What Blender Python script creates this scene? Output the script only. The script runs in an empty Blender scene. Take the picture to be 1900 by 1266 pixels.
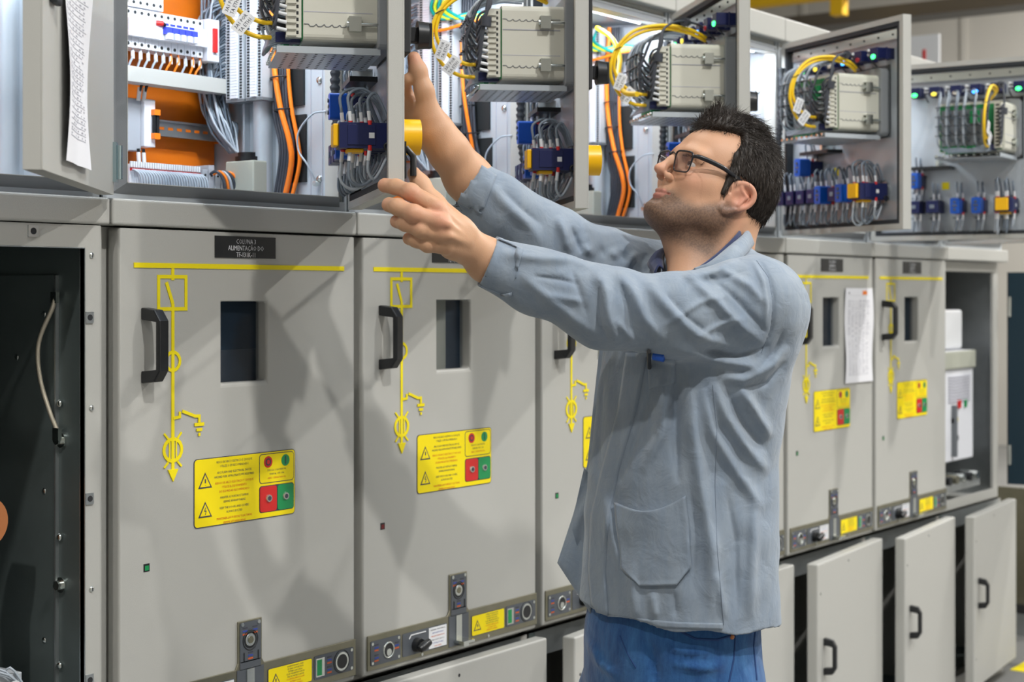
import bpy, math, random
import numpy as np
from mathutils import Vector, Matrix
random.seed(7)
SC = bpy.context.scene
COL = SC.collection
ZC = 1.54            # eye height; most heights below are given relative to it
W = 0.65             # pitch of the cubicles
PI = math.pi

# ---------------------------------------------------------------- materials
MATS = {}
def mat(name, col, rough=.5, metal=0., bump=0., bscale=200., emit=None, estr=0., trans=0., alpha=1., spec=.5, sheen=0., coat=0., sub=0.):
    m = bpy.data.materials.new(name); m.use_nodes = True
    nt = m.node_tree; b = nt.nodes['Principled BSDF']
    b.inputs['Base Color'].default_value = (*col, 1)
    b.inputs['Roughness'].default_value = rough
    b.inputs['Metallic'].default_value = metal
    b.inputs['Specular IOR Level'].default_value = spec
    b.inputs['Transmission Weight'].default_value = trans
    b.inputs['Alpha'].default_value = alpha
    b.inputs['Coat Weight'].default_value = coat
    b.inputs['Sheen Weight'].default_value = sheen
    if sub:
        b.inputs['Subsurface Weight'].default_value = sub
        b.inputs['Subsurface Radius'].default_value = (.012, .004, .002)
        b.inputs['Subsurface Scale'].default_value = 1.0
    if emit:
        b.inputs['Emission Color'].default_value = (*emit, 1)
        b.inputs['Emission Strength'].default_value = estr
    # every surface carries a small procedural variation
    tc = nt.nodes.new('ShaderNodeTexCoord')
    n = nt.nodes.new('ShaderNodeTexNoise'); n.inputs['Scale'].default_value = bscale; n.inputs['Detail'].default_value = 2
    nt.links.new(tc.outputs['Object'], n.inputs['Vector'])
    if bump:
        bp = nt.nodes.new('ShaderNodeBump'); bp.inputs['Strength'].default_value = bump; bp.inputs['Distance'].default_value = .001
        nt.links.new(n.outputs['Fac'], bp.inputs['Height']); nt.links.new(bp.outputs['Normal'], b.inputs['Normal'])
    MATS[name] = m
    return m
def tint(m, amt, scale, dark=(.7, .7, .7)):
    """large soft colour variation of the material itself"""
    nt = m.node_tree; b = nt.nodes['Principled BSDF']
    tc = nt.nodes.new('ShaderNodeTexCoord'); n = nt.nodes.new('ShaderNodeTexNoise'); n.inputs['Scale'].default_value = scale
    n.inputs['Detail'].default_value = 4
    nt.links.new(tc.outputs['Object'], n.inputs['Vector'])
    mx = nt.nodes.new('ShaderNodeMix'); mx.data_type = 'RGBA'; mx.blend_type = 'MULTIPLY'
    c = b.inputs['Base Color'].default_value[:]
    mx.inputs[6].default_value = c; mx.inputs[7].default_value = (*dark, 1)
    mr = nt.nodes.new('ShaderNodeMapRange'); mr.inputs[1].default_value = .4; mr.inputs[2].default_value = .7
    mr.inputs[3].default_value = 0; mr.inputs[4].default_value = amt
    nt.links.new(n.outputs['Fac'], mr.inputs[0]); nt.links.new(mr.outputs[0], mx.inputs[0])
    nt.links.new(mx.outputs[2], b.inputs['Base Color'])
    return m
mat('paint', (.455, .452, .425), .42, bump=.25, bscale=900)
mat('paint_white', (.62, .62, .60), .4, bump=.2, bscale=900)
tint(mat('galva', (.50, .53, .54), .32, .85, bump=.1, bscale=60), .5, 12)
tint(mat('galva_paint', (.50, .545, .59), .35, .25, bump=.1, bscale=60), .25, 9)
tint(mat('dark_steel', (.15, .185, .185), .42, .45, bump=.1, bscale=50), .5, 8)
tint(mat('zinc_olive', (.27, .255, .19), .35, .75, bump=.1, bscale=90), .5, 20, (.75, .8, .7))
mat('zinc', (.72, .75, .72), .22, 1.)
mat('zinc_blue', (.40, .52, .56), .25, .9)
mat('black', (.012, .013, .015), .35)
mat('black_soft', (.018, .019, .022), .7)
mat('rubber', (.02, .024, .03), .6)
mat('dark_inside', (.012, .014, .015), .6)
mat('label_grey', (.085, .095, .11), .4)
mat('label_white', (.72, .73, .75), .5)
mat('paper', (.80, .80, .84), .8)
mat('ink', (.05, .05, .07), .7)
mat('ink_light', (.42, .42, .48), .7)
mat('yellow', (.90, .74, .008), .5, spec=.3)
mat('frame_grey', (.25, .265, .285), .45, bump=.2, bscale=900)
mat('yellow_label', (.92, .73, .004), .5, spec=.3)
mat('yellow_button', (.93, .50, .004), .35)
mat('yellow_cable', (.90, .58, .01), .4)
mat('yellow_beam', (.85, .50, .01), .5)
mat('red', (.62, .02, .018), .4)
mat('dark_red', (.16, .006, .008), .5)
mat('red_ink', (.62, .10, .02), .6)
mat('blue_ink', (.03, .06, .35), .6)
mat('green', (.01, .27, .08), .4)
mat('green_pcb', (.01, .20, .06), .5)
mat('teal', (.0, .30, .26), .5)
mat('yellow_green', (.62, .70, .02), .45)
tint(mat('orange_plate', (.80, .19, .008), .38, bump=.1), .25, 6, (.7, .6, .6))
mat('orange_cable', (.95, .22, .008), .4)
mat('module_white', (.78, .79, .84), .4)
mat('module_grey', (.40, .42, .46), .45)
mat('switch_blue', (.03, .05, .55), .4)
mat('navy', (.007, .012, .075), .38)
mat('blue', (.006, .085, .46), .35)
mat('relay_beige', (.62, .61, .53), .42, bump=.1, bscale=700)
mat('relay_grey', (.17, .185, .20), .4)
mat('collar_grey', (.26, .275, .29), .4)
mat('wire_grey', (.17, .205, .25), .4)
mat('wire_light', (.42, .47, .53), .4)
mat('wire_dark', (.045, .05, .065), .45)
mat('strip_grey', (.47, .50, .53), .45)
mat('box_beige', (.44, .45, .38), .5)
mat('braid', (.55, .50, .40), .35, .6, bump=.6, bscale=1500)
mat('copper', (.42, .15, .05), .45)
mat('led_green', (.02, .7, .12), .3, emit=(.05, 1, .2), estr=4)
mat('led_blue', (.02, .2, .9), .3, emit=(.05, .35, 1), estr=4)
mat('led_yellow', (.8, .7, .05), .3, emit=(1, .8, .1), estr=1.0)
mat('led_red', (.35, .01, .02), .3)
mat('led_white', (.8, .75, .65), .3)
mat('lamp_tube', (.9, .95, 1), .4, emit=(.86, .93, 1), estr=4)
mat('lamp_hall', (.9, .95, 1), .4, emit=(1, .97, .9), estr=14)
tint(mat('concrete', (.20, .20, .195), .5, bump=.3, bscale=40), .4, 3)
mat('wall_paint', (.50, .48, .44), .6, bump=.2, bscale=30)
mat('beam_dark', (.10, .095, .09), .5)
mat('navy_panel', (.02, .055, .10), .28, .2)
mat('dark_door', (.012, .034, .052), .3, .2)
mat('glass', (.04, .06, .09), .04, alpha=.22, spec=.5)
g = mat('clear_plastic', (.85, .9, .9), .12, trans=.9)
g.node_tree.nodes['Principled BSDF'].inputs['IOR'].default_value = 1.1

# ---------------------------------------------------------------- mesh builder
_txt = {}
def text_geo(s):
    if s not in _txt:
        cu = bpy.data.curves.new('tmp', 'FONT'); cu.body = s; cu.size = 1; cu.resolution_u = 1; cu.align_x = 'CENTER'
        o = bpy.data.objects.new('tmp', cu); COL.objects.link(o)
        dg = bpy.context.evaluated_depsgraph_get(); dg.update()
        me = o.evaluated_get(dg).to_mesh()
        _txt[s] = ([tuple(v.co[:2]) for v in me.vertices], [tuple(p.vertices) for p in me.polygons])
        o.evaluated_get(dg).to_mesh_clear()
        bpy.data.objects.remove(o); bpy.data.curves.remove(cu)
    return _txt[s]

class MB:
    def __init__(s): s.v = []; s.f = []; s.m = []; s.sm = []; s.names = []
    def mi(s, name):
        if name not in s.names: s.names.append(name)
        return s.names.index(name)
    def add(s, vs, fs, m, smooth=False):
        o = len(s.v); s.v.extend([tuple(v) for v in vs]); k = s.mi(m)
        for f in fs: s.f.append(tuple(i + o for i in f)); s.m.append(k); s.sm.append(smooth)
        return s
    def box(s, x0, x1, y0, y1, z0, z1, m='paint', M=None):
        vs = [Vector(p) for p in ((x0,y0,z0),(x1,y0,z0),(x1,y1,z0),(x0,y1,z0),(x0,y0,z1),(x1,y0,z1),(x1,y1,z1),(x0,y1,z1))]
        if M: vs = [M @ v for v in vs]
        return s.add(vs, ((0,3,2,1),(4,5,6,7),(0,1,5,4),(1,2,6,5),(2,3,7,6),(3,0,4,7)), m)
    def hole(s, x0, x1, z0, z1, a0, a1, c0, c1, y0, y1, m='paint'):
        """slab in the xz plane with a rectangular opening"""
        vs = []
        for y in (y0, y1):
            vs += [(x0,y,z0),(x1,y,z0),(x1,y,z1),(x0,y,z1),(a0,y,c0),(a1,y,c0),(a1,y,c1),(a0,y,c1)]
        fs = []
        for k in range(4):
            j = (k + 1) % 4
            fs += [(k, j, j+4, k+4), (k+8, k+12, j+12, j+8), (k, k+8, j+8, j), (k+4, j+4, j+12, k+12)]
        return s.add(vs, fs, m)
    def prism(s, poly, y0, y1, m='paint'):
        """polygon in xz (ccw seen from -y) pushed from y0 to y1"""
        n = len(poly)
        vs = [(p[0], y0, p[1]) for p in poly] + [(p[0], y1, p[1]) for p in poly]
        fs = [tuple(range(n)), tuple(range(2*n-1, n-1, -1))] + [(i, i+n, (i+1)%n+n, (i+1)%n) for i in range(n)]
        return s.add(vs, fs, m)
    def rrect(s, x0, x1, z0, z1, r, y0, y1, m='paint', n=4):
        P = []
        for cx, cz, a0 in ((x1-r, z0+r, -90), (x1-r, z1-r, 0), (x0+r, z1-r, 90), (x0+r, z0+r, 180)):
            for k in range(n+1):
                a = math.radians(a0 + 90*k/n); P.append((cx + r*math.cos(a), cz + r*math.sin(a)))
        return s.prism(P, y0, y1, m)
    def cyl(s, p0, p1, r0, r1=None, m='black', n=14, cap=True):
        p0 = Vector(p0); p1 = Vector(p1); r1 = r0 if r1 is None else r1
        d = (p1-p0).normalized(); u = d.orthogonal().normalized(); w = d.cross(u)
        vs = []
        for p, r in ((p0, r0), (p1, r1)):
            for k in range(n):
                a = 2*PI*k/n; vs.append(p + u*(r*math.cos(a)) + w*(r*math.sin(a)))
        s.add(vs, [(k, (k+1)%n, (k+1)%n+n, k+n) for k in range(n)], m, True)
        if cap: s.add(vs, [tuple(range(n-1, -1, -1)), tuple(range(n, 2*n))], m)
        return s
    def ring(s, c, axis, R, r, m, n=24, k=6):
        c = Vector(c); d = Vector(axis).normalized(); u = d.orthogonal().normalized(); w = d.cross(u)
        pts = [c + u*(R*math.cos(2*PI*i/n)) + w*(R*math.sin(2*PI*i/n)) for i in range(n)]
        return s.tube(pts, r, m, k, closed=True)
    def tube(s, pts, r, m='black', n=6, closed=False, smooth_path=0):
        pts = [Vector(p) for p in pts]
        if smooth_path: pts = catmull(pts, smooth_path)
        N = len(pts); vs = []; up = None
        for i, p in enumerate(pts):
            a = pts[(i-1) % N] if (closed or i) else p; b = pts[(i+1) % N] if (closed or i < N-1) else p
            d = (b-a).normalized()
            if up is None: up = d.orthogonal().normalized()
            up = (up - d*up.dot(d))
            up = up.normalized() if up.length > 1e-6 else d.orthogonal().normalized()
            w = d.cross(up); rr = r[i] if isinstance(r, (list, tuple)) else r
            for k in range(n):
                t = 2*PI*k/n; vs.append(p + up*(rr*math.cos(t)) + w*(rr*math.sin(t)))
        fs = []
        for i in range(N if closed else N-1):
            j = (i+1) % N
            for k in range(n): fs.append((i*n+k, i*n+(k+1)%n, j*n+(k+1)%n, j*n+k))
        s.add(vs, fs, m, True)
        if not closed: s.add(vs, [tuple(range(n-1, -1, -1)), tuple(range((N-1)*n, N*n))], m)
        return s
    def sphere(s, c, r, m, n=12, sc=(1,1,1)):
        vs = []; fs = []
        for i in range(n//2+1):
            for j in range(n):
                th = PI*i/(n//2); ph = 2*PI*j/n
                vs.append((c[0]+r*sc[0]*math.sin(th)*math.cos(ph), c[1]+r*sc[1]*math.sin(th)*math.sin(ph), c[2]+r*sc[2]*math.cos(th)))
        for i in range(n//2):
            for j in range(n): fs.append((i*n+j, (i+1)*n+j, (i+1)*n+(j+1)%n, i*n+(j+1)%n))
        return s.add(vs, fs, m, True)
    def text(s, t, o, size, m='ink', u=(1,0,0), v=(0,0,1), xs=1.):
        V, F = text_geo(t); o = Vector(o); u = Vector(u); v = Vector(v)
        return s.add([o + u*(p[0]*size*xs) + v*(p[1]*size) for p in V], F, m)
    def line(s, pts, w, y, m='yellow', t=.0012, closed=False):
        """flat raised strip along a 2-D path in xz at depth y, mitred"""
        n = len(pts); P = [Vector(p) for p in pts]; L = []; R = []
        for i in range(n):
            a = P[i-1] if (i or closed) else None; b = P[(i+1) % n] if (i < n-1 or closed) else None
            d1 = (P[i]-a).normalized() if a is not None else None; d2 = (b-P[i]).normalized() if b is not None else None
            d1 = d1 if d1 is not None else d2; d2 = d2 if d2 is not None else d1
            q1 = Vector((-d1.y, d1.x)); q2 = Vector((-d2.y, d2.x)); q = q1+q2; q = q/max(q.length_squared/2, .4); q = q*(w/2)
            L.append(P[i]+q); R.append(P[i]-q)
        N = n if closed else n-1
        vs = [(p.x, yy, p.y) for yy in (y-t, y) for p in L+R]; o = 2*n; fs = []
        for i in range(N):
            j = (i+1) % n; fs += [(i, n+i, n+j, j), (i, j, o+j, o+i), (n+j, n+i, o+n+i, o+n+j), (o+i, o+j, o+n+j, o+n+i)]
        if not closed: fs += [(0, o, o+n, n), (n-1, 2*n-1, o+2*n-1, o+n-1)]
        return s.add(vs, fs, m)
    def build(s, name, parent=None, bevel=0, seg=2, M=None):
        me = bpy.data.meshes.new(name); me.from_pydata(s.v, [], s.f)
        for nm in s.names: me.materials.append(MATS[nm])
        me.polygons.foreach_set('material_index', s.m); me.polygons.foreach_set('use_smooth', s.sm)
        me.update()
        o = bpy.data.objects.new(name, me); COL.objects.link(o)
        if M: o.matrix_world = M
        if parent: o.parent = parent
        if bevel:
            b = o.modifiers.new('b', 'BEVEL'); b.width = bevel; b.segments = seg; b.limit_method = 'ANGLE'; b.angle_limit = math.radians(50)
            b.harden_normals = False
        return o
def catmull(P, k):
    P = [P[0]*2-P[1]] + P + [P[-1]*2-P[-2]]; out = []
    for i in range(1, len(P)-2):
        for j in range(k):
            t = j/k; a, b, c, d = P[i-1], P[i], P[i+1], P[i+2]
            out.append(.5*((2*b) + (c-a)*t + (2*a-5*b+4*c-d)*t*t + (3*b-a-3*c+d)*t*t*t))
    out.append(P[-2]); return out
def tag(o, label, cat, group=None, kind=None):
    if label: o['label'] = label
    if cat: o['category'] = cat
    if group: o['group'] = group
    if kind: o['kind'] = kind
    return o
def empty(name, loc, rz=0., label=None, cat=None, group=None):
    o = bpy.data.objects.new(name, None); o.empty_display_size = .05; COL.objects.link(o)
    o.location = loc; o.rotation_euler = (0, 0, rz)
    return tag(o, label, cat, group)
def dup(root, loc, rz, label, group=None, only=None):
    def rec(o, parent):
        c = o.copy(); COL.objects.link(c); c.parent = parent
        for ch in KIDS(o): rec(ch, c)
        return c
    r = rec(root, None); r.location = loc; r.rotation_euler = (0, 0, rz); r['label'] = label
    if group: r['group'] = group
    return r
def KIDS(o): return [c for c in bpy.data.objects if c.parent == o]
def struct(o): o['kind'] = 'structure'; return o

# ---------------------------------------------------------------- camera
cd = bpy.data.cameras.new('camera'); cam = bpy.data.objects.new('camera', cd); COL.objects.link(cam)
cam.location = (-1.863, -2.296, ZC)
cam.rotation_euler = (PI/2, 0, -math.atan2(.8, .6))
cd.sensor_width = 36; cd.lens = 2976/1900*36; cd.shift_y = -(633-542)/1900
cd.dof.use_dof = True; cd.dof.focus_distance = 2.9; cd.dof.aperture_fstop = 5.0
cd.clip_start = .05; cd.clip_end = 100
SC.camera = cam
SC.view_settings.view_transform = 'Standard'; SC.view_settings.look = 'None'
SC.view_settings.gamma = 1; SC.view_settings.use_curve_mapping = False
SC.view_settings.exposure = 0.0
# ---------------------------------------------------------------- setting
b = MB(); b.box(-6, 14, -8, 9, -.1, 0, 'concrete'); struct(b.build('floor'))
b = MB(); b.box(-6, 14, -8, 9, 8.0, 8.1, 'wall_paint'); struct(b.build('ceiling'))
b = MB(); b.box(14, 14.1, -8, 9, 0, 8, 'wall_paint')
for y in (-7, -5.2, -3.4, -1.6, .2, 2, 3.8, 5.6, 7.4): b.box(13.97, 14, y, y+.06, 0, 8, 'wall_paint')
struct(b.build('wall_right'))
b = MB(); b.box(-6, 14, 9, 9.1, 0, 8, 'wall_paint'); struct(b.build('wall_back'))
b = MB(); b.box(-6.1, -6, -8, 9, 0, 8, 'wall_paint'); struct(b.build('wall_left'))
b = MB(); b.box(-6, 14, -8.1, -8, 0, 8, 'wall_paint'); struct(b.build('wall_front'))
b = MB(); b.box(9.5, 9.8, -8, 9, 3.60, 3.70, 'beam_dark'); struct(b.build('trim_1'))
# yellow gantry beam and its post
t = empty('crane_beam', (9, 2, 3.2), 0, 'yellow painted overhead rail high behind the grey cubicles', 'beam')
b = MB(); b.box(-.06, .06, -8, 6.5, .50, .57, 'yellow_beam'); b.build('rail', t, .005)
b = MB(); b.box(-.05, .05, .80, .90, .37, .9, 'yellow_beam'); b.build('bracket', t, .005)
t = o = empty('notice_board', (7.6, 1.66, 0))
b = MB(); b.box(0, .02, -.14, .3, 2.66, 3.13, 'label_white'); b.box(-.004, 0, -.055, -.035, 2.9, 3.04, 'red'); b.text('duch', (-.005, .12, 2.975), .06, 'blue_ink', u=(0, -1, 0)); b.build('board', t)
b = MB(); b.cyl((.04, .05, 0), (.04, .05, 3.0), .02, m='galva'); b.box(-.1, .2, -.1, .2, 0, .02, 'galva'); b.build('post', t)
tag(o, 'white notice board with a red bar standing behind the grey cubicle row', 'sign')
for k, (x, y) in enumerate(((6.3, -.78),)):
    b = MB(); b.box(0, 1.8, -.045, .03, 0, .002, 'yellow')
    o = b.build('floor_marking', M=Matrix.Translation((4.58, -.03, 0)))
    tag(o, 'yellow painted line on the concrete floor at the end of the cubicle row', 'floor marking')

ORD = {-1: 'leftmost', 0: 'COLUNA 3', 1: 'second closed', 2: 'third closed', 3: 'fourth closed', 4: 'paper-hung', 5: 'last closed', 6: 'rightmost'}
WHERE = {-1: 'at the left edge, its breaker door removed', 0: 'with the nameplate COLUNA 3', 1: 'below the man\'s hands', 2: 'left of the man\'s hip, half hidden by his sleeve',
         3: 'mostly hidden behind the man\'s back', 4: 'with a white paper taped to its door', 5: 'between the paper-hung door and the open cubicle', 6: 'at the right end, open and showing a white breaker'}

# ---------------------------------------------------------------- breaker cubicles (middle and base of each column)
zl = lambda z: z + 0.0
def handle_mb(x, zb, zt, y=0., dep=.052, wid=.022):
    b = MB(); x0 = x; x1 = x + wid
    prof = [(y, zb), (y, zb+.022), (y-dep+.012, zb+.026), (y-dep+.012, zt-.026), (y, zt-.022), (y, zt), (y-dep*.7, zt-.004), (y-dep, zt-.024), (y-dep, zb+.024), (y-dep*.7, zb+.004)]
    n = len(prof)
    vs = [(x0, p[0], p[1]) for p in prof] + [(x1, p[0], p[1]) for p in prof]
    quads = [(0, 1, 2, 8, 9), (2, 3, 7, 8), (3, 4, 5, 6, 7)]
    fs = [tuple(q) for q in quads] + [tuple(i+n for i in reversed(q)) for q in quads] + [(i, i+n, (i+1) % n+n, (i+1) % n) for i in range(n)]
    b.add(vs, fs, 'black'); return b
def diagram_mb():
    b = MB(); y = -.0002; w = .0072
    b.box(.0535, .611, y-.0016, y, .0443, .0535, 'yellow')
    cnt = [0]
    def L(P, ww=w, c=False): cnt[0] += 1; b.line(P, ww, y-.00006*cnt[0], 'yellow', closed=c)
    X = .1454
    L([(X, .044), (X, .022)]); L([(.1115, .0285), (.1775, .0285), (.1775, -.0315), (.1115, -.0315)], .0068, True)
    L([(.130, .018), (X, -.022)]); L([(X, -.022), (X, -.335)])
    def circ(c, rx, rz, ww):
        L([(c[0]+rx*math.cos(2*PI*k/20), c[1]+rz*math.sin(2*PI*k/20)) for k in range(20)], ww, True)
    circ((X, -.129), .0172, .017, .006); circ((X, -.294), .0215, .0205, .0065)
    for dx in (-.008, .008): L([(X+dx, -.276), (X+dx, -.312)], .003)
    for sx in (-1, 1):
        L([(X+sx*.021, -.2625), (X+sx*.011, -.273)], .004); L([(X+sx*.021, -.326), (X+sx*.011, -.316)], .004)
    b.prism([(X, -.353), (X+.0125, -.330), (X-.0125, -.330)], y-.0026, y, 'yellow')
    L([(X, -.235), (.162, -.2335), (.162, -.2235)], .0055); L([(.168, -.223), (.200, -.2345), (.210, -.2345), (.210, -.247)], .0058)
    L([(.198, -.2505), (.222, -.2505)], .0065); L([(.203, -.2605), (.217, -.2605)], .0058); L([(.2075, -.2695), (.2125, -.2695)], .006)
    return b
def tri_mb(b, cx, cz, h, y, bolt):
    w = h*.58
    b.prism([(cx-w, cz), (cx+w, cz), (cx, cz+h)], y-.0004, y, 'ink'); k = .74
    b.prism([(cx-w*k, cz+h*.09), (cx+w*k, cz+h*.09), (cx, cz+h*.84)], y-.0007, y, 'yellow_label')
    if bolt: b.line([(cx+.001, cz+h*.62), (cx-.002, cz+h*.4), (cx+.002, cz+h*.4), (cx, cz+h*.16)], .0016, y-.0006, 'ink', .0004)
    else:
        b.line([(cx, cz+h*.58), (cx, cz+h*.32)], .003, y-.0006, 'ink', .0004); b.line([(cx, cz+h*.2), (cx, cz+h*.18)], .003, y-.0006, 'ink', .0004)
def warn_mb():
    b = MB(); x0, x1, z0, z1 = .197, .466, -.4475, -.3165
    b.rrect(x0, x1, z0, z1, .008, -.0012, 0, 'ink'); b.rrect(x0+.0015, x1-.0015, z0+.0015, z1-.0015, .007, -.0016, 0, 'yellow_label')
    y = -.0017
    tri_mb(b, .2245, -.373, .030, y, False); tri_mb(b, .2245, -.4285, .030, y, True)
    rows = [('RISCO DE ARCO ELÉTRICO E CHOQUE', 0), ('UTILIZE O EPI RECOMENDADO', 0), ('ARC-FLASH AND ELECTRICAL SHOCK', 0), ('HAZARD RISK APPROPRIATE PPE REQUIRED', 0),
            ('RIESGO DE ARCO ELÉCTRICO Y CHOQUE', 1), ('UTILICE EL EQUIPAMIENTO', 1), ('DE SEGURIDAD RECOMENDADO', 1),
            ('MANTER AS PORTAS E TAMPAS', 0), ('SEMPRE APARAFUSADAS', 0), ('KEEP THE DOORS AND COVERS', 0), ('ALWAYS BOLTED', 0), ('MANTENER LAS PUERTAS Y LAS TAPAS', 1), ('SIEMPRE ATORNILLADAS', 1)]
    z = -.3285
    for k, (t, c) in enumerate(rows):
        b.text(t, (.3, y-.0003, z), .0062, 'red_ink' if c else 'ink', xs=.86); z -= .0083 + (.0035 if k in (1, 3, 6, 8, 10) else 0)
    b.rrect(.366, .462, -.379, -.3205, .007, y-.0002, 0, 'ink'); b.rrect(.3675, .4605, -.3775, -.322, .006, y-.0004, 0, 'yellow_label')
    for cx, c1, c2 in ((.390, 'red', 'ink'), (.438, 'green', 'green')):
        b.cyl((cx, y, -.337), (cx, y-.0008, -.337), .0115, m=c1, n=24); 
        if c2 == 'ink': b.cyl((cx, y, -.337), (cx, y-.001, -.337), .0075, m='ink', n=20); b.cyl((cx, y, -.337), (cx, y-.0012, -.337), .0045, m='red', n=16)
        else: b.box(cx-.0013, cx+.0013, y-.0012, y, -.345, -.329, 'ink')
    b.text('DESLIGA / LIGA MANUAL', (.414, y-.0006, -.3555), .0055, 'ink', xs=.85); b.text('MANUAL OFF / ON', (.414, y-.0006, -.3632), .0055, 'ink', xs=.85)
    b.text('ABRE / CIERRA MANUAL', (.414, y-.0006, -.3712), .0055, 'red_ink', xs=.85)
    b.rrect(.366, .462, -.4365, -.3835, .006, y-.0003, 0, 'ink')
    b.rrect(.3675, .4135, -.435, -.385, .006, y-.0012, 0, 'red'); b.rrect(.4155, .4605, -.435, -.385, .006, y-.0012, 0, 'green')
    for cx in (.391, .438):
        b.cyl((cx, y, -.409), (cx, y-.004, -.409), .0085, .007, m='zinc', n=18); b.cyl((cx, y-.0035, -.409), (cx, y-.0044, -.409), .0045, m='ink', n=14)
    return b
def nameplate_mb(rows):
    b = MB(); b.box(.25, .411, -.002, 0, .066, .108, 'black')
    for k, r in enumerate(rows): b.text(r, (.3305, -.0024, .0935-.0128*k), .0135, 'label_white', xs=.80)
    return b
def lockplate_mb():
    b = MB()
    P = [(.032, -.808), (.6445, -.808), (.6445, -.7315), (.378, -.7315), (.3715, -.722), (.3715, -.641), (.308, -.641), (.308, -.722), (.3015, -.7335), (.032, -.7335)]
    b.prism(P, -.004, 0, 'zinc_olive')
    for x, z in ((.318, -.648), (.362, -.648)): b.cyl((x, -.004, z), (x, -.0062, z), .004, m='zinc', n=12)
    for x in (.21, .45): b.cyl((x, -.004, -.803), (x, -.006, -.803), .0035, m='zinc', n=12)
    return b
def rows_(b, x, z, n=3, w=.013, y=-.0043):
    for k in range(n): b.box(x, x+w, y-.0012, y, z-.006*k-.0028, z-.006*k, ('ink', 'blue_ink', 'red_ink')[k % 3])
def key_mb():
    b = MB(); y = -.0043
    b.rrect(.040, .137, -.799, -.746, .004, y-.0008, y, 'label_grey'); b.ring((.098, y-.001, -.773), (0,1,0), .0165, .0022, 'zinc', 20, 6)
    b.cyl((.098, y, -.773), (.098, y-.001, -.773), .0145, m='black', n=20); b.cyl((.098, y, -.778), (.098, y-.0025, -.778), .008, m='zinc', n=16)
    for x in (.046, .131):
        for z in (-.752, -.793): b.cyl((x, y, z), (x, y-.0016, z), .0035, m='zinc', n=10)
    rows_(b, .052, -.754); rows_(b, .052, -.776); rows_(b, .118, -.76); return b
def slide_mb():
    b = MB(); y = -.0043
    b.rrect(.312, .3675, -.722, -.644, .004, y-.0008, y, 'label_grey'); b.box(.304, .3755, y-.0008, y, -.805, -.735, 'label_grey'); b.box(.312, .3675, y-.0008, y, -.736, -.72, 'label_grey')
    b.cyl((.339, y, -.680), (.339, y-.0012, -.680), .0165, m='black', n=22); b.cyl((.339, y, -.680), (.339, y-.002, -.680), .0135, .012, m='zinc', n=22)
    b.cyl((.339, y-.002, -.680), (.339, y-.003, -.680), .007, m='zinc_olive', n=14)
    b.ring((.339, y-.001, -.680), (0,1,0), .0195, .0011, 'black', 24, 5); rows_(b, .3185, -.654); rows_(b, .345, -.654); rows_(b, .333, -.703)
    b.line([(.322, -.703), (.322, -.72)], .0018, y-.0008, 'black'); b.line([(.360, -.703), (.360, -.72)], .0018, y-.0008, 'black')
    b.box(.329, .349, y-.0025, y, -.792, -.736, 'zinc'); b.box(.322, .362, -.034, y, -.797, -.791, 'zinc'); b.box(.335, .352, -.024, y, -.806, -.797, 'zinc'); return b
def gauge_mb():
    b = MB(); y = -.0043
    b.rrect(.518, .636, -.795, -.746, .004, y-.0008, y, 'label_grey'); b.box(.523, .548, y-.0012, y, -.79, -.752, 'zinc'); b.box(.526, .540, y-.0016, y, -.787, -.755, 'green')
    rows_(b, .556, -.753); rows_(b, .556, -.773)
    b.cyl((.599, y, -.770), (.599, y-.003, -.770), .0195, m='zinc', n=22); b.cyl((.599, y, -.770), (.599, y-.0036, -.770), .015, m='black', n=20); b.ring((.599, y-.0008, -.77), (0,1,0), .0235, .001, 'black', 24, 5)
    for z in (-.752, -.79): b.cyl((.630, y, z), (.630, y-.0016, z), .0035, m='zinc', n=10)
    return b
def legend_mb():
    b = MB(); y = -.0043
    b.rrect(.144, .297, -.798, -.7475, .003, y-.0008, y, 'label_grey'); b.box(.233, .295, y-.0013, y, -.796, -.7495, 'label_white')
    for j, t in enumerate(('ENERGIZAR O TRANSFORMADOR', 'SWITCH EARTH POSITION', 'ENERGIZAR TRANSFORMADOR', 'ABRIR PORTA DO CUBICULO', 'DOOR UNLOCK CUBICLE', 'PUERTA ABIERTA')):
        z = -.7565-.0072*j-(.001 if j > 2 else 0); b.text(t, (.264, y-.0016, z), .0042, ('ink', 'blue_ink', 'red_ink')[j % 3], xs=.78)
    b.line([(.165, -.762), (.172, -.754), (.222, -.754)], .0022, y-.0008, 'label_white')
    return b
def knob_mb():
    b = MB(); y = -.005
    b.cyl((.190, y, -.778), (.190, y-.014, -.778), .016, .0145, m='black', n=20)
    b.tube([(.176, y-.022, -.783), (.185, y-.024, -.778), (.208, y-.022, -.772)], [.0085, .0105, .008], 'black', 10)
    return b
def caution_mb():
    b = MB(); y = -.0043
    b.rrect(.387, .511, -.7945, -.7472, .003, y-.0008, y, 'ink'); b.rrect(.388, .510, -.7935, -.7482, .003, y-.0012, y, 'yellow_label')
    tri_mb(b, .4075, -.783, .024, y-.0013, False)
    for k, (t, c) in enumerate((('SOMENTE FECHAR A CHAVE', 0), ('DE TERRA COM DISJUNTOR', 0), ('EXTRAIDO NA POSIÇÃO', 0), ('CLOSE THE EARTHING SWITCH', 0), ('ONLY IN THE TEST POSITION', 0), ('SOLAMENTE CERRAR LA LLAVE', 1), ('DE TIERRA CON EL', 1), ('INTERRUPTOR EXTRAIDO', 1))):
        b.text(t, (.463, y-.0016, -.7535-.0052*k), .0045, 'red_ink' if c else 'ink', xs=.8)
    return b

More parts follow.
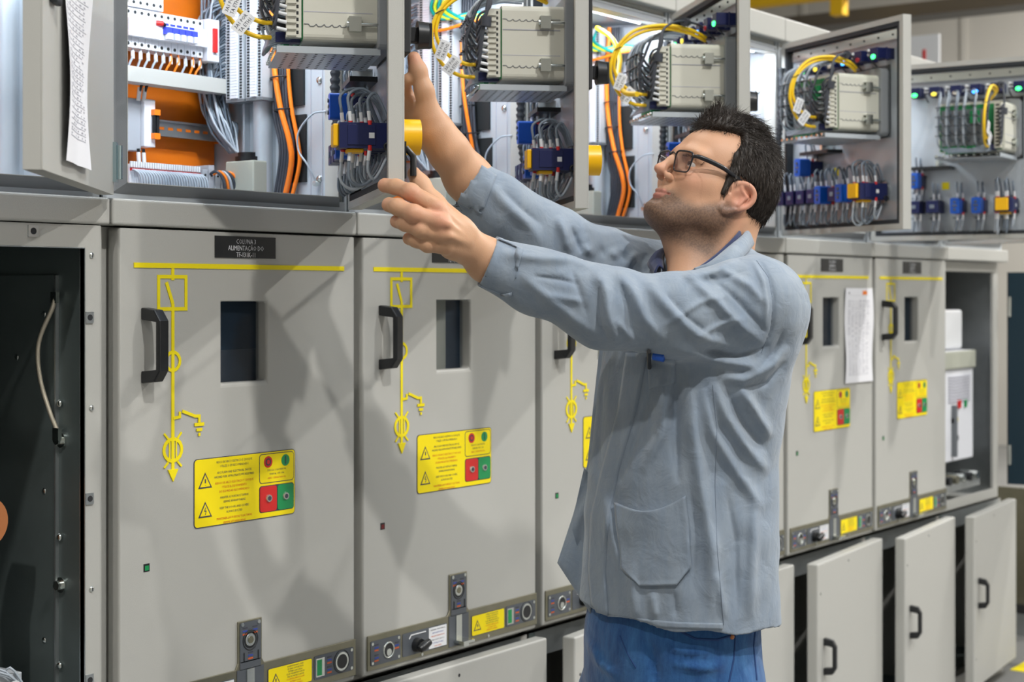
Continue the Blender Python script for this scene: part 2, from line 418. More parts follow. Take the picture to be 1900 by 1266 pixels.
def make_door(parent, plate):
    b = MB(); b.hole(.0215, .645, -.82, .116, .268, .3885, -.1755, -.0185, 0, .034)
    b.box(.275, .38, .034, .036, -.17, -.03, 'dark_inside') if False else None
    d = b.build('door', parent, .006, 3)
    b = MB(); b.box(.262, .395, .022, .025, -.182, -.012, 'glass'); o = b.build('viewing_pane', d); o['label'] = 'dark glass viewing pane'
    h = handle_mb(.070, -.167, -.0285).build('handle', d, .003, 2); h['label'] = 'black plastic pull handle'
    diagram_mb().build('mimic_diagram', d)['label'] = 'yellow single-line circuit symbols'
    warn_mb().build('warning_label', d)['label'] = 'yellow warning label with red and green squares'
    n = nameplate_mb(plate).build('nameplate', d); n['label'] = 'black nameplate'
    b = MB(); b.box(.0765, .0905, -.0006, .002, -.512, -.4975, 'black'); b.box(.0795, .0885, -.0009, .002, -.510, -.501, 'green')
    b.build('position_indicator', d)
    lockplate_mb().build('locking_plate', d, .0012, 2)
    key_mb().build('key_panel', d); slide_mb().build('slide_panel', d); gauge_mb().build('gauge_panel', d); legend_mb().build('legend_label', d); caution_mb().build('caution_label', d)['label'] = 'small yellow caution label'
    knob_mb().build('rotary_handle', d, )['label'] = 'black rotary handle'
    return d
def carcass_mb(open_=False):
    b = MB(); w = .004; D = 1.1
    # side panels, back, top, shelf, front flanges
    b.box(w, w+.012, .045, D, -.835, .118, 'galva' if open_ else 'paint'); b.box(W-w-.012, W-w, .045, D, -.835, .118, 'galva' if open_ else 'paint')
    b.box(w, W-w, D-.01, D, -.835, .118, 'dark_steel'); b.box(w, W-w, .045, D, .108, .118); b.box(w, W-w, .045, D, -.835, -.825)
    b.hole(w, W-w, -.832, .118, .044, .594, -.795, .079, .040, .05, 'paint')
    return b
def base_mb():
    b = MB(); w = .004; D = 1.1
    b.box(w, w+.01, .03, D, -1.47, -.838); b.box(W-w-.01, W-w, .03, D, -1.47, -.838); b.box(w, W-w, D-.01, D, -1.47, -.838)
    b.box(w, W-w, .03, D, -.848, -.838); b.box(w, W-w, .06, D, -1.47, -1.46, 'dark_steel')
    b.box(w, .03, .028, .045, -1.47, -.838, 'dark_steel'); b.box(.62, W-w, .028, .045, -1.47, -.838); b.box(.03, .62, .028, .045, -.9, -.838, 'galva')
    b.box(w, W-w, .02, .1, -1.54, -1.47); b.box(w, W-w, .9, 1., -1.54, -1.47)
    return b
def base_door(parent, ang):
    hg = .640
    M = Matrix.Translation((hg, -.002, 0)) @ Matrix.Rotation(math.radians(ang), 4, 'Z')
    b = MB(); b.box(.024-hg, 0, -.036, 0, -1.478, -.836)
    for z in (-.93, -1.37): b.cyl((.05-hg, -.0362, z), (.05-hg, -.034, z), .004, m='black_soft', n=10)
    b.cyl((.30-hg, -.0362, -.862), (.30-hg, -.034, -.862), .004, m='black_soft', n=10)
    d = b.build('base_door', parent, .005, 3); d.matrix_local = M
    handle_mb(.072-hg, -1.185, -1.07, -.036, .04, .018).build('handle', d, .003, 2)['label'] = 'black plastic pull handle'
    for z in (-.95, -1.4): b = MB(); b.box(-.02, .008, -.012, .012, z, z+.05, 'zinc'); b.build('hinge', d)
    return d
PLATES = {0: ('COLUNA 3', 'ALIMENTAÇÃO DO', 'TF-131K-11'), 1: ('COLUNA 4', 'ALIMENTAÇÃO DA', 'TL-131K-12'), 2: ('COLUNA 5', 'ALIMENTAÇÃO DO', 'TF-131K-13'),
          3: ('COLUNA 6', 'ALIMENTAÇÃO DO', 'TF-131K-14'), 4: ('COLUNA 7', 'RESERVA', 'TF-131K-15'), 5: ('COLUNA 8', 'RESERVA', 'TF-131K-16')}
BASE_ANG = {0: 0, 1: 0, 2: 5, 3: 3, 4: 5.5, 5: 6, 6: 5.5, -1: 0}
proto_door = None
for i in range(0, 6):
    t = empty('switchgear_cubicle', (i*W, 0, ZC), 0, 'grey steel switchgear cubicle %s' % WHERE[i], 'electrical cabinet')
    b = MB(); b.box(.20, .56, .085, .095, -.30, .06, 'navy_panel'); b.box(.20, .39, .095, .099, -.095, .02, 'dark_inside')
    if i: b.box(.18, .352, .044, .06, -.25, .06, 'box_beige')
    else: b.box(.30, .46, .060, .075, -.25, -.115, 'label_grey'); b.cyl((.30, .056, -.15), (.30, .06, -.15), .012, m='black', n=14)
    b.build('inner_shield', t)
    if i == 0:
        ca = carcass_mb().build('carcass', t); proto_door = make_door(t, PLATES[0]); pd_k = KIDS(proto_door); proto_carc = ca
    else:
        c = proto_carc.copy(); COL.objects.link(c); c.parent = t
        d = proto_door.copy(); COL.objects.link(d); d.parent = t
        for ch in pd_k:
            if ch.name.startswith('nameplate'):
                nameplate_mb(PLATES[i]).build('nameplate', d)['label'] = 'black nameplate'
            else:
                e = ch.copy(); COL.objects.link(e); e.parent = d
                if i == 1 and ch.name.startswith('position_indicator'):
                    e.data = e.data.copy(); e.data.materials[1] = MATS['dark_red']
for i in range(-1, 7):
    u = empty('cable_compartment', (i*W, 0, ZC), 0, 'low grey cable compartment under the %s cubicle, with a handled door' % ORD[i], 'electrical cabinet')
    base_mb().build('carcass', u)
    base_door(u, BASE_ANG[i])

# open left cubicle
t = empty('switchgear_cubicle', (-W, 0, ZC), 0, 'open grey cubicle at the left edge with a dark galvanised interior and no door', 'electrical cabinet')
b = MB(); w = .004
b.hole(w, .6285, -.832, .118, .03, .594, -.80, .078, .0, .012, 'paint'); b.box(.6285, .646, .018, .03, -.832, .118, 'paint')
b.box(.594, .5955, -.0015, .014, -.80, .078, 'galva'); b.box(.03, .594, -.0015, .014, .0765, .078, 'galva'); b.box(.6285, .630, 0, .03, -.832, .118, 'paint')
b.build('front_frame', t, .0015, 2)
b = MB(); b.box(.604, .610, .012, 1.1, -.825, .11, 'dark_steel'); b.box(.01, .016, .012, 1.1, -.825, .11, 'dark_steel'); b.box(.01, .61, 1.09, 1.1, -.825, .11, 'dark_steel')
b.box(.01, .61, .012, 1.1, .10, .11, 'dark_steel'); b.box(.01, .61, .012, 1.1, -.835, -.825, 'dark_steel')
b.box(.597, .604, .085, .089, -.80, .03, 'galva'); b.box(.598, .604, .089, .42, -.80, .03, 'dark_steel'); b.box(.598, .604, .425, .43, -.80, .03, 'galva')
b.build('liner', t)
for (x, z) in ((.611, .0), (.611, -.0)): pass
for z in (-.045, -.365, -.685):
    b = MB(); b.box(.5955, .612, -.003, 0, z-.010, z+.010, 'galva'); b.cyl((.604, -.0034, z), (.604, -.002, z), .0055, m='black_soft', n=12); b.build('cage_nut', t)
b = MB(); b.box(.475, .495, -.003, 0, .094, .114, 'galva'); b.cyl((.485, -.0034, .104), (.485, -.002, .104), .006, m='black_soft', n=12); b.build('cage_nut', t)
for z in (.065, -.205, -.525):
    b = MB(); b.sphere((.609, -.001, z), .0055, 'zinc', 10, (1, .5, 1)); b.box(.6085, .6095, -.0045, -.002, z-.003, z+.003, 'ink'); b.build('screw', t)
for (y, z, r) in ((.075, -.265, .011), (.075, -.525, .011)):
    b = MB(); b.cyl((.604, y, z), (.599, y, z), .014, m='zinc', n=16); b.cyl((.599, y, z), (.590, y, z), .009, m='zinc', n=6); b.build('bolt', t)
for (y, z) in ((.12, -.04), (.12, -.36), (.12, -.63), (.078, -.20), (.078, -.44), (.078, -.67), (.2, -.12)):
    b = MB(); b.sphere((.600, y, z), .007, 'zinc', 10, (.6, 1, 1)); b.build('screw', t)
b = MB(); b.tube([(.596, .082, -.005), (.59, .085, -.03), (.58, .11, -.09), (.58, .108, -.15), (.588, .092, -.21), (.594, .078, -.245)], .0042, 'braid', 8, smooth_path=5)
b.box(.588, .596, .066, .082, -.265, -.243, 'zinc'); b.box(.590, .598, .075, .09, -.02, .0, 'zinc')
o = b.build('earthing_braid', M=Matrix.Translation((-W, 0, ZC))); tag(o, 'thin braided earthing cable hanging inside the open left cubicle', 'cable')
t2 = empty('contactor', (-.168, .10, ZC-.80), 0, 'grey contactor with white-tagged wires at the bottom of the open left cubicle', 'contactor')
b = MB(); b.box(-.10, .055, 0, .12, -.02, .128, 'strip_grey'); b.box(-.10, .03, -.004, 0, .035, .05, 'ink'); b.box(-.1, .03, -.004, 0, .06, .07, 'ink'); b.cyl((.044, -.003, .08), (.044, 0, .08), .006, m='zinc', n=10)
b.build('housing', t2, .003)
b = MB()
for k in range(5): b.tube([(-.06+.02*k, .02, .105), (-.05+.02*k, .0, .14), (.02+.01*k, -.01, .13-.01*k), (.055, -.02, .07), (.0, -.03, .03)], .0022, 'wire_light', 6, smooth_path=4)
for k in range(3): b.box(.02+.014*k, .030+.014*k, -.026, -.018, .085-.012*k, .12-.012*k, 'label_white')
b.build('wires', t2)
t3 = empty('insulator_arm', (-.187, .10, ZC-.52), 0, 'copper-brown rounded contact arm at the left edge of the open cubicle', 'contact arm')
b = MB(); b.cyl((0, .0, .12), (0, .06, .12), .045, m='copper', n=28); b.box(-.05, .026, .005, .055, -.07, .12, 'copper'); b.build('arm', t3, .006)

# open right cubicle
t = empty('switchgear_cubicle', (6*W, 0, ZC), 0, 'grey steel switchgear cubicle %s' % WHERE[6], 'electrical cabinet')
carcass_mb(True).build('carcass', t)
b = MB(); b.box(0, .62, 0, .03, 0, .86, 'dark_door'); b.box(-.002, .002, -.002, .032, 0, .86, 'black_soft')
for z in (.1, .45, .75): b.cyl((.02, .03, z), (.02, .04, z), .01, m='zinc', n=10)
d = b.build('door', t); d.matrix_local = Matrix.Translation((.652, .0, -.78)) @ Matrix.Rotation(math.radians(-80), 4, 'Z')
for z in (-.1, -.7): b = MB(); b.cyl((.645, -.01, z), (.645, -.01, z+.08), .007, m='zinc'); b.build('hinge', t)
t = empty('vacuum_breaker', (6*W+.05, .075, ZC-.80), 0, 'white draw-out circuit breaker standing inside the open right-hand cubicle', 'circuit breaker')
b = MB(); b.box(.0, .42, .0, .3, .14, .57, 'module_white'); b.box(.0, .42, -.012, .0, .50, .57, 'box_beige'); b.build('housing', t, .01, 2)
b = MB(); b.box(.0, .385, .03, .3, .575, .73, 'label_white'); b.build('arc_chamber_cover', t, .01, 2)
b = MB()
for k in range(9): b.box(.16, .38, -.004, 0, .37+.012*k, .374+.012*k, 'ink_light')
b.box(.19, .205, -.02, 0, .16, .36, 'relay_grey'); b.box(.25, .28, -.006, 0, .345, .375, 'red'); b.box(.32, .34, -.006, 0, .345, .375, 'green'); b.box(.34, .38, -.005, 0, .5, .54, 'module_grey')
b.box(.23, .245, -.006, 0, .295, .31, 'yellow'); b.box(.19, .21, -.01, 0, .29, .31, 'black'); b.box(.23, .25, -.006, 0, .22, .24, 'black'); b.box(.02, .10, -.002, 0, .2, .34, 'paper')
b.build('control_face', t)
b = MB(); b.box(-.02, .44, -.02, .3, .03, .05, 'galva'); b.box(-.02, .44, -.02, -.015, .05, .08, 'galva')
for k in range(5): b.cyl((.06+.07*k, -.05, .08), (.06+.07*k, .02, .08), .017, m=('black', 'zinc_olive', 'zinc', 'black', 'zinc')[k])
b.build('truck', t)
# upper dark terminals in the open right cubicle
t = empty('busbar_shutter', (6*W+.04, .3, ZC-.12), 0, 'dark moulded bushings at the top inside the open right-hand cubicle', 'bushing')
b = MB(); b.box(.0, .36, 0, .2, .05, .14, 'relay_grey'); b.cyl((.1, 0, .1), (.1, -.06, .1), .035, m='module_grey'); b.cyl((.25, 0, .1), (.25, -.06, .1), .035, m='module_grey'); b.box(.0, .4, .1, .14, -.05, .05, 'dark_inside'); b.build('block', t, .006)
t = empty('transport_frame', (5.25, .05, 0), 0, 'dark framed panel standing on the floor beyond the right end of the row', 'panel')
b = MB(); b.box(0, .03, 0, 1.1, .10, .66, 'zinc_olive'); b.build('panel', t)
b = MB(); b.box(-.01, 0, 0, 1.1, .10, .14, 'black_soft'); b.box(-.01, 0, 0, .03, .14, .66, 'black_soft'); b.box(-.01, 0, .45, .5, .14, .66, 'black_soft'); b.box(-.01, .04, 0, 1.1, .0, .10, 'galva'); b.build('frame', t)
# paper on column 4 door
def paper_mb(w, h, wave=.006, rows=30, orange=False):
    b = MB(); nx, nz = 10, 24; th = .0004
    fn = lambda u, v: -.002 - wave*(.5+.5*math.sin(v*7+u*3))*(.3+.7*abs(2*u-1))
    vs = [(u/nx*w, fn(u/nx, v/nz), v/nz*h) for v in range(nz+1) for u in range(nx+1)]
    vs += [(x, y+th, z) for x, y, z in vs]; n = (nx+1)*(nz+1)
    fs = [(v*(nx+1)+u, v*(nx+1)+u+1, (v+1)*(nx+1)+u+1, (v+1)*(nx+1)+u) for v in range(nz) for u in range(nx)]
    fs += [tuple(i+n for i in reversed(f)) for f in fs]
    b.add(vs, fs, 'paper', True)
    def q(x0, x1, z0, z1, m):
        k = 6; V = []
        for j in range(k+1):
            x = x0+(x1-x0)*j/k
            for z in (z0, z1): V.append((x, fn(x/w, z/h)-.0004, z))
        b.add(V, [(2*j, 2*j+2, 2*j+3, 2*j+1) for j in range(k)], m, True)
    for r in range(rows):
        z = h*.08 + (h*.80)*r/rows; q(w*.1, w*(.9 - .25*random.random()), z, z+.0011, 'ink_light')
        for c in range(6):
            if random.random() < .8: xx = w*(.12+.13*c); q(xx, xx+w*.05*random.random()+.004, z+.003, z+.0055, 'ink_light')
    q(w*.1, w*.9, h*.92, h*.921, 'ink')
    if orange: q(w*.62, w*.78, h*.93, h*.97, 'orange_cable'); q(w*.1, w*.14, h*.94, h*.955, 'ink')
    return b
o = paper_mb(.215, .315, orange=True).build('paper_sheet', M=Matrix.Translation((4*W+.42, -.001, ZC-.302)))
tag(o, 'white printed paper with an orange square taped to a closed grey door', 'paper')
# ---------------------------------------------------------------- upper control compartments
HX = .618
TH = {-1: 41.4, 0: 49.5, 1: 45, 2: 47, 3: 61, 4: 94, 5: 60, 6: 20}
UDESC = {-1: 'leftmost control compartment, its door swung out with a paper taped on', 0: 'control compartment with an orange mounting plate, above the COLUNA 3 door',
         1: 'control compartment directly behind the man\'s raised forearm', 2: 'control compartment directly behind the man\'s face', 3: 'control compartment just right of the back of the man\'s head',
         4: 'control compartment whose wide-open door is second from the right edge', 5: 'control compartment mostly hidden behind wide-open doors at right', 6: 'control compartment at the far right end of the row'}
def door_frame(i):
    return Matrix.Translation((i*W+HX, -.006, ZC)) @ Matrix.Rotation(math.radians(TH[i]), 4, 'Z')
DW = .590
def udoor_parts(parent, i):
    b = MB(); x0 = -DW; x1 = 0
    b.box(x0, x1, -.028, -.025, .172, .760)
    b.box(x0, x0+.003, -.025, 0, .172, .760); b.box(x1-.003, x1, -.025, 0, .172, .760); b.box(x0+.003, x1-.003, -.025, 0, .172, .175); b.box(x0+.003, x1-.003, -.025, 0, .757, .760)
    b.hole(x0+.0031, x1-.0031, .1751, .7569, x0+.016, x1-.016, .188, .744, -.002, 0)
    b.box(x0+.016, x1-.016, -.0249, -.024, .188, .744, 'galva_paint')
    d = b.build('door', parent, .0018, 2)
    d.matrix_local = Matrix.Translation((HX, -.006, 0)) @ Matrix.Rotation(math.radians(TH[i]), 4, 'Z')
    b = MB(); b.hole(x0+.017, x1-.017, .189, .743, x0+.028, x1-.028, .200, .732, -.024, -.001, 'rubber'); b.build('gasket', d)
    b = MB(); b.box(x0+.03, x1-.03, -.0235, -.012, .700, .726, 'zinc')
    for k in range(8): b.cyl((x0+.06+.065*k, -.012, .713), (x0+.06+.065*k, -.0105, .713), .003, m='black_soft', n=8)
    b.build('stiffener', d)
    for z in (.23, .66): b = MB(); b.box(-.01, .012, -.034, -.026, z-.035, z+.035, 'zinc_blue'); b.cyl((.004, -.036, z-.03), (.004, -.036, z+.03), .007, m='zinc_blue', n=10); b.build('hinge', d)
    b = MB(); b.box(x0+.031, x0+.036, -.022, -.014, .2, .73, 'zinc')
    for z in (.25, .45, .55, .65): b.cyl((x0+.0335, -.012, z), (x0+.0335, -.022, z), .004, m='zinc', n=8)
    b.build('latch_bar', d)
    return d
def upper_carcass():
    b = MB()
    b.hole(.004, .646, .170, .775, .013, .633, .1705, .764, .030, .036)
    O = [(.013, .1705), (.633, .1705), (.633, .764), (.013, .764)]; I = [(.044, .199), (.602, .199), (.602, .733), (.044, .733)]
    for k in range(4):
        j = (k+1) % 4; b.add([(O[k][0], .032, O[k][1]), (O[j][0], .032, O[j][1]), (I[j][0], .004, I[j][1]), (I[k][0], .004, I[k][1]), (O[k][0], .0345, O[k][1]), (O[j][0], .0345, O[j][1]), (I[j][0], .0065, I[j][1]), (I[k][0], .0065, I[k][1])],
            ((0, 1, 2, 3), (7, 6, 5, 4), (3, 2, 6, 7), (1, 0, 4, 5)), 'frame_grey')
    b.box(.0425, .044, .004, .045, .1975, .7345); b.box(.602, .6035, .004, .045, .1975, .7345); b.box(.0425, .6035, .004, .045, .1975, .199); b.box(.0425, .6035, .004, .045, .733, .7345)
    b.box(.004, .012, .024, .46, .17, .84, 'galva_paint'); b.box(.638, .646, .024, .46, .17, .84, 'galva_paint')
    b.box(.004, .646, .455, .46, .17, .84, 'galva_paint'); b.box(.004, .646, .024, .46, .835, .845); b.box(.012, .638, .024, .455, .17, .190, 'galva_paint'); b.box(.012, .638, .024, .455, .752, .76, 'galva_paint')
    return b
def control_compartment(i):
    t = empty('control_compartment', (i*W, 0, ZC), 0, 'grey ' + UDESC[i], 'electrical cabinet')
    if i == -1:
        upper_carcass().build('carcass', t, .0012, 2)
        b = MB(); b.box(.0, .648, -.004, .3, .774, .845); b.build('fascia', t, .004, 2)
        b = MB(); b.box(.003, .6485, -.004, .3, .120, .1685); b.build('ledge', t, .005, 3)
        b = MB(); b.box(.618, .638, .05, .44, .2, .74, 'galva_paint')
        for y in (.066, .10, .145): b.box(.6165, .618, y, y+.0015, .2, .74, 'ink_light')
        b.build('side_panel', t)
        b = MB(); b.box(.612, .618, .118, .186, .40, .52, 'dark_inside'); b.box(.612, .618, .112, .19, .235, .38, 'dark_inside'); b.build('cable_slots', t)
        b = MB(); b.cyl((.598, .225, .2), (.598, .225, .74), .022, m='galva_paint', n=18); b.box(.592, .618, .276, .282, .2, .74, 'galva_paint'); b.box(.608, .618, .206, .276, .2, .74, 'galva_paint')
        for k in range(14): b.box(.606, .608, .256, .262, .21+.036*k, .228+.036*k, 'ink_light')
        b.build('vertical_rail', t)
        b = MB(); b.box(.05, .614, .396, .40, .225, .74, 'orange_plate'); b.build('mounting_plate', t)['label'] = 'orange mounting plate'
        b = MB(); b.box(.03, .60, .30, .303, .432, .464); b.box(.03, .60, .303, .34, .4625, .464); b.box(.03, .60, .303, .34, .432, .4335); b.build('cross_channel', t, .001)
        b = MB()
        for z in (.352, .549):
            b.box(.05, .618, .374, .376, z-.0175, z+.0175, 'galva'); b.box(.05, .618, .368, .376, z+.0135, z+.0175, 'galva'); b.box(.05, .618, .368, .376, z-.0175, z-.0135, 'galva'); b.box(.05, .618, .376, .396, z-.013, z+.013, 'galva')
            for k in range(22): b.box(.06+.025*k, .074+.025*k, .3735, .374, z-.003, z+.003, 'orange_plate')
            b.box(.612, .625, .366, .396, z-.02, z+.02, 'orange_plate')
        b.build('din_rail', t)
        b = MB(); b.cyl((.08, .06, .742), (.56, .06, .742), .008, m='lamp_tube', n=12); b.box(.07, .57, .05, .07, .748, .752, 'paint_white'); b.build('strip_light', t)
        for (y, z) in ((.075, .62), (.075, .45), (.075, .24), (.35, .48), (.35, .39), (.35, .26)): b = MB(); b.sphere((.616, y, z), .008, 'zinc', 10, (.6, 1, 1)); b.build('screw', t)
    else:
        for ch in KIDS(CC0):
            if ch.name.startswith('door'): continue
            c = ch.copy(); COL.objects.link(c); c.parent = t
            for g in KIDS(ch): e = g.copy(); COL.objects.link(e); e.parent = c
    if i < 6: udoor_parts(t, i) if i == -1 else dup_door(t, i)
    return t
def dup_door(t, i):
    src = [c for c in KIDS(CC0) if c.name.startswith('door')][0]
    d = src.copy(); COL.objects.link(d); d.parent = t
    d.matrix_local = Matrix.Translation((HX, -.006, 0)) @ Matrix.Rotation(math.radians(TH[i]), 4, 'Z')
    for g in KIDS(src): e = g.copy(); COL.objects.link(e); e.parent = d
CC0 = control_compartment(-1)
for i in range(0, 7): control_compartment(i)
# door A extras
o = paper_mb(.20, .50, .012, 46).build('paper_sheet', M=door_frame(-1) @ Matrix.Translation((-.47, -.029, .195)))
tag(o, 'long crumpled printed paper taped outside the leftmost swung-out door', 'paper')
t = empty('door_latch', (0, 0, 0), 0, 'dark swing latch handle above the paper on the leftmost swung-out door', 'latch'); t.matrix_world = door_frame(-1) @ Matrix.Translation((-.53, -.028, .415))
b = MB(); b.box(-.02, .02, -.012, 0, 0, .12, 'rubber'); b.box(-.012, .012, -.03, -.012, .015, .1, 'black'); b.build('escutcheon', t, .004)

# ---- things fixed on the doors
NTH = {0: 'on the door the man grips', 1: 'on the door left of his face', 2: 'on the door above his hair', 3: 'on the door right of his head', 4: 'on the rightmost wide-open door'}
def relay():
    t = empty('protection_relay', (0, 0, 0)); X = .105
    b = MB(); b.rrect(-X-.012, X+.012, -.012, .178, .014, -.024, .006, 'collar_grey'); b.build('mounting_collar', t, .003)
    b = MB()
    # beige body extruded along depth with rounded long edges
    P = []
    for cx, cz, a0 in ((X-.012, .0+.012, -90), (X-.012, .158-.012, 0), (-X+.012, .158-.012, 90), (-X+.012, .012, 180)):
        for k in range(5): a = math.radians(a0+90*k/4); P.append((cx+.012*math.cos(a), cz+.012*math.sin(a)))
    n = len(P); vs = [(p[0], y, p[1]) for y in (.0, .138) for p in P]
    b.add(vs, [(i, (i+1) % n, (i+1) % n+n, i+n)[::-1] for i in range(n)], 'relay_beige', False); b.add(vs[n:], [tuple(range(n-1, -1, -1))], 'relay_beige')
    for s in (-1, 1):
        xs = s*(X+.0004)
        for z in (.052, .105, .106): b.box(min(xs, xs-s*.001), max(xs, xs-s*.001), .014, .137, z-.0007, z+.0007, 'ink_light' if z != .105 else 'relay_grey')
        for zz in (.030, .128):
            pts = []
            for k in range(6): pts += [(.045+.014*k, zz), (.05+.014*k, zz-.004), (.056+.014*k, zz-.004), (.059+.014*k, zz)]
            pts = [(.014, zz)] + pts + [(.137, zz)]
            for a, c in zip(pts, pts[1:]): b.tube([(xs, a[0], a[1]), (xs, c[0], c[1])], .0009, 'relay_grey', 4)
    b.build('housing', t)
    for s in (-1,):
        for zz in (.022, .112):
            b = MB(); x0 = -X-.012; b.box(x0-.002, x0+.013, .036, .0375, zz-.004, zz+.022, 'zinc'); b.box(x0-.003, x0-.001, .036, .058, zz-.004, zz+.022, 'zinc')
            b.box(x0-.002, x0+.013, .0365, .058, zz+.021, zz+.0225, 'zinc'); b.box(x0-.002, x0+.013, .0365, .058, zz-.0045, zz-.003, 'zinc')
            b.cyl((x0+.004, .06, zz+.009), (x0+.004, .0, zz+.009), .003, m='zinc', n=10); b.cyl((x0+.004, .062, zz+.009), (x0+.004, .045, zz+.009), .006, m='zinc', n=14)
            b.build('clamp', t)
    b = MB(); b.box(-X, X, .0, .185, -.022, -.0205, 'galva_paint'); b.box(-X, -X+.0015, .0, .185, -.0205, -.010, 'galva_paint'); b.box(X-.0015, X, .0, .185, -.0205, -.01, 'galva_paint')
    for i in range(9):
        for j in range(10): b.cyl((-X+.012+.0215*i+.0107*(j % 2), .012+.017*j, -.0224), (-X+.012+.0215*i+.0107*(j % 2), .012+.017*j, -.0220), .0030, m='dark_inside', n=6)
    for i in range(9): b.cyl((-X+.01+.024*i, .186, -.014), (-X+.01+.024*i, .190, -.014), .004, m='zinc', n=8)
    b.build('perforated_tray', t)
    b = MB(); b.box(-X+.006, X-.004, .138, .141, .004, .15, 'green_pcb'); b.box(-X+.05, X-.01, .141, .146, .02, .135, 'relay_grey'); b.box(-.03, .0, .14, .156, .09, .13, 'green')
    b.build('rear_board', t)
    b = MB(); x = -X+.004
    b.box(x, x+.020, .141, .168, .006, .150, 'relay_beige')
    for k in range(12): b.box(x+.004, x+.016, .168, .1685, .012+.0115*k, .018+.0115*k, 'dark_inside'); b.box(x-.0004, x, .146, .150, .012+.0115*k, .018+.0115*k, 'dark_inside'); b.box(x-.004, x, .150, .166, .0085+.0115*k, .0105+.0115*k, 'relay_beige')
    b.build('terminal_block', t)
    b = MB()
    for k in range(7): b.box(-.02+.014*k, -.008+.014*k, .156, .166, -.006, .016, 'green'); 
    b.box(-X+.026, -X+.050, .141, .185, .0, .018, 'navy'); b.box(-X+.026, -X+.050, .141, .190, .026, .044, 'black')
    b.build('connectors', t)
    b = MB(); b.box(-X-.018, X+.018, -.052, -.024, -.018, .19, 'black_soft'); b.rrect(-X, X, .0, .17, .008, -.056, -.052, 'black'); b.build('front_bezel', t, .006)
    b = MB(); kx = -.02; kz = .030
    b.box(kx-.012, kx+.012, -.085, -.052, kz-.014, kz+.014, 'black_soft'); b.cyl((kx, -.080, kz), (kx, -.10, kz), .027, .024, m='black', n=20); b.box(kx-.008, kx+.008, -.108, -.09, kz-.024, kz+.024, 'black')
    b.build('rotary_switch', t, .002)
    return t
def yellow_patch(tags):
    b = MB(); X = -.105
    a = [(X+.038, .186, .009), (X+.034, .225, .012), (X+.028, .262, .035), (X+.022, .285, .085), (X+.02, .272, .14), (X+.022, .225, .188), (X+.03, .15, .205), (X+.04, .08, .198), (X+.07, .03, .185)]
    c = [(X+.038, .19, .035), (X+.036, .215, .038), (X+.03, .25, .055), (X+.024, .275, .095), (X+.022, .262, .145), (X+.026, .215, .182), (X+.036, .15, .198), (X+.046, .08, .19), (X+.075, .03, .177)]
    b.tube(a, .0042, 'yellow_cable', 8, smooth_path=6); b.tube(c, .0042, 'yellow_cable', 8, smooth_path=6)
    b.ring((X+.022, .268, .143), (0, .45, .9), .010, .0013, 'black', 14, 5)
    o = b.build('cable')
    k = empty('patch_cable', (0, 0, 0)); o.parent = k
    if tags:
        u = Vector((.05, -.80, .55)).normalized(); x = Vector((-1, 0, 0)); 
        for (p, rows, ang) in (((X+.016, .243, .03), ('3A1 POR', 'TA ETH1'), 52), ((X+.015, .262, .062), ('3A1 POR', 'TA ETH2'), 68)):
            q = MB(); R = Matrix.Rotation(math.radians(ang), 4, 'X'); 
            M = Matrix.Translation(p) @ Matrix.Rotation(PI/2*3, 4, 'Z') @ Matrix.Rotation(math.radians(-ang), 4, 'Y')
            q.rrect(-.021, .021, -.012, .012, .003, -.0008, 0, 'label_white')
            q.text(rows[0], (0, -.0011, .0018), .0092, 'ink', xs=.9); q.text(rows[1], (0, -.0011, -.0082), .0092, 'ink', xs=.9)
            tg = q.build('cable_tag', k, M=M); tg.parent = k
    return k
def harness_black():
    b = MB(); X = -.105
    for k in range(8):
        z0 = .018+.014*k; b.tube([(X+.008, .168, z0), (X-.002+.001*k, .190, z0+.004), (X-.006, .186, z0+.02), (X-.008, .172-.001*k, .15), (X-.002, .158, .19), (X+.01, .12, .212), (X+.05, .06, .214), (X+.09, .02, .205)], .0028, 'wire_dark', 6, smooth_path=4)
        b.cyl((X+.004, .168, z0), (X-.001, .186, z0+.003), .0034, m='label_white', n=7)
    for k in range(6):
        z0 = .03+.016*k; b.tube([(X+.05, .150, z0), (X+.04, .185, z0-.005), (X+.035, .21, z0+.03), (X+.034, .2, .12), (X+.036, .17, .18), (X+.05, .1, .2)], .0026, 'wire_dark', 6, smooth_path=4)
        b.cyl((X+.05, .15, z0), (X+.043, .175, z0-.004), .0033, m='label_white', n=7)
    b.tube([(X-.007, .174, .11), (X-.008, .173, .13)], .012, 'wire_dark', 8); b.tube([(X+.02, .1, .213), (X+.03, .09, .214)], .011, 'wire_dark', 8)
    return b.build('wire_harness')
def harness_grey():
    b = MB(); X = -.105; rnd = random.Random(3)
    for c in range(5):
        xc = -.025 + .028*c
        for k in range(5):
            dx = rnd.uniform(-.006, .006); dy = rnd.uniform(-.004, .004); z0 = .012+.024*k
            b.tube([(xc+dx, .146, z0), (xc+dx, .178+dy, z0+.006), (xc+dx, .196+dy, z0+.03), (xc+dx*.8, .198+dy, .13), (xc+dx*.7, .18+dy, .175), (xc+.02, .12+dy, .20), (xc+.05, .06, .205)], .0026, 'wire_grey' if k % 3 else 'wire_light', 6, smooth_path=4)
        for z in (.05, .08, .11, .14): b.ring((xc, .197, z), (0, .1, 1), .0105, .0016, 'black', 12, 4)
    for k in range(9): b.tube([(-.08+.004*k, .15, .01+.004*k), (-.07, .19, -.004+.003*k), (-.04+.01*k, .20, -.006), (.02+.008*k, .185, .01)], .0022, 'wire_grey', 6, smooth_path=4)
    return b.build('wire_harness')
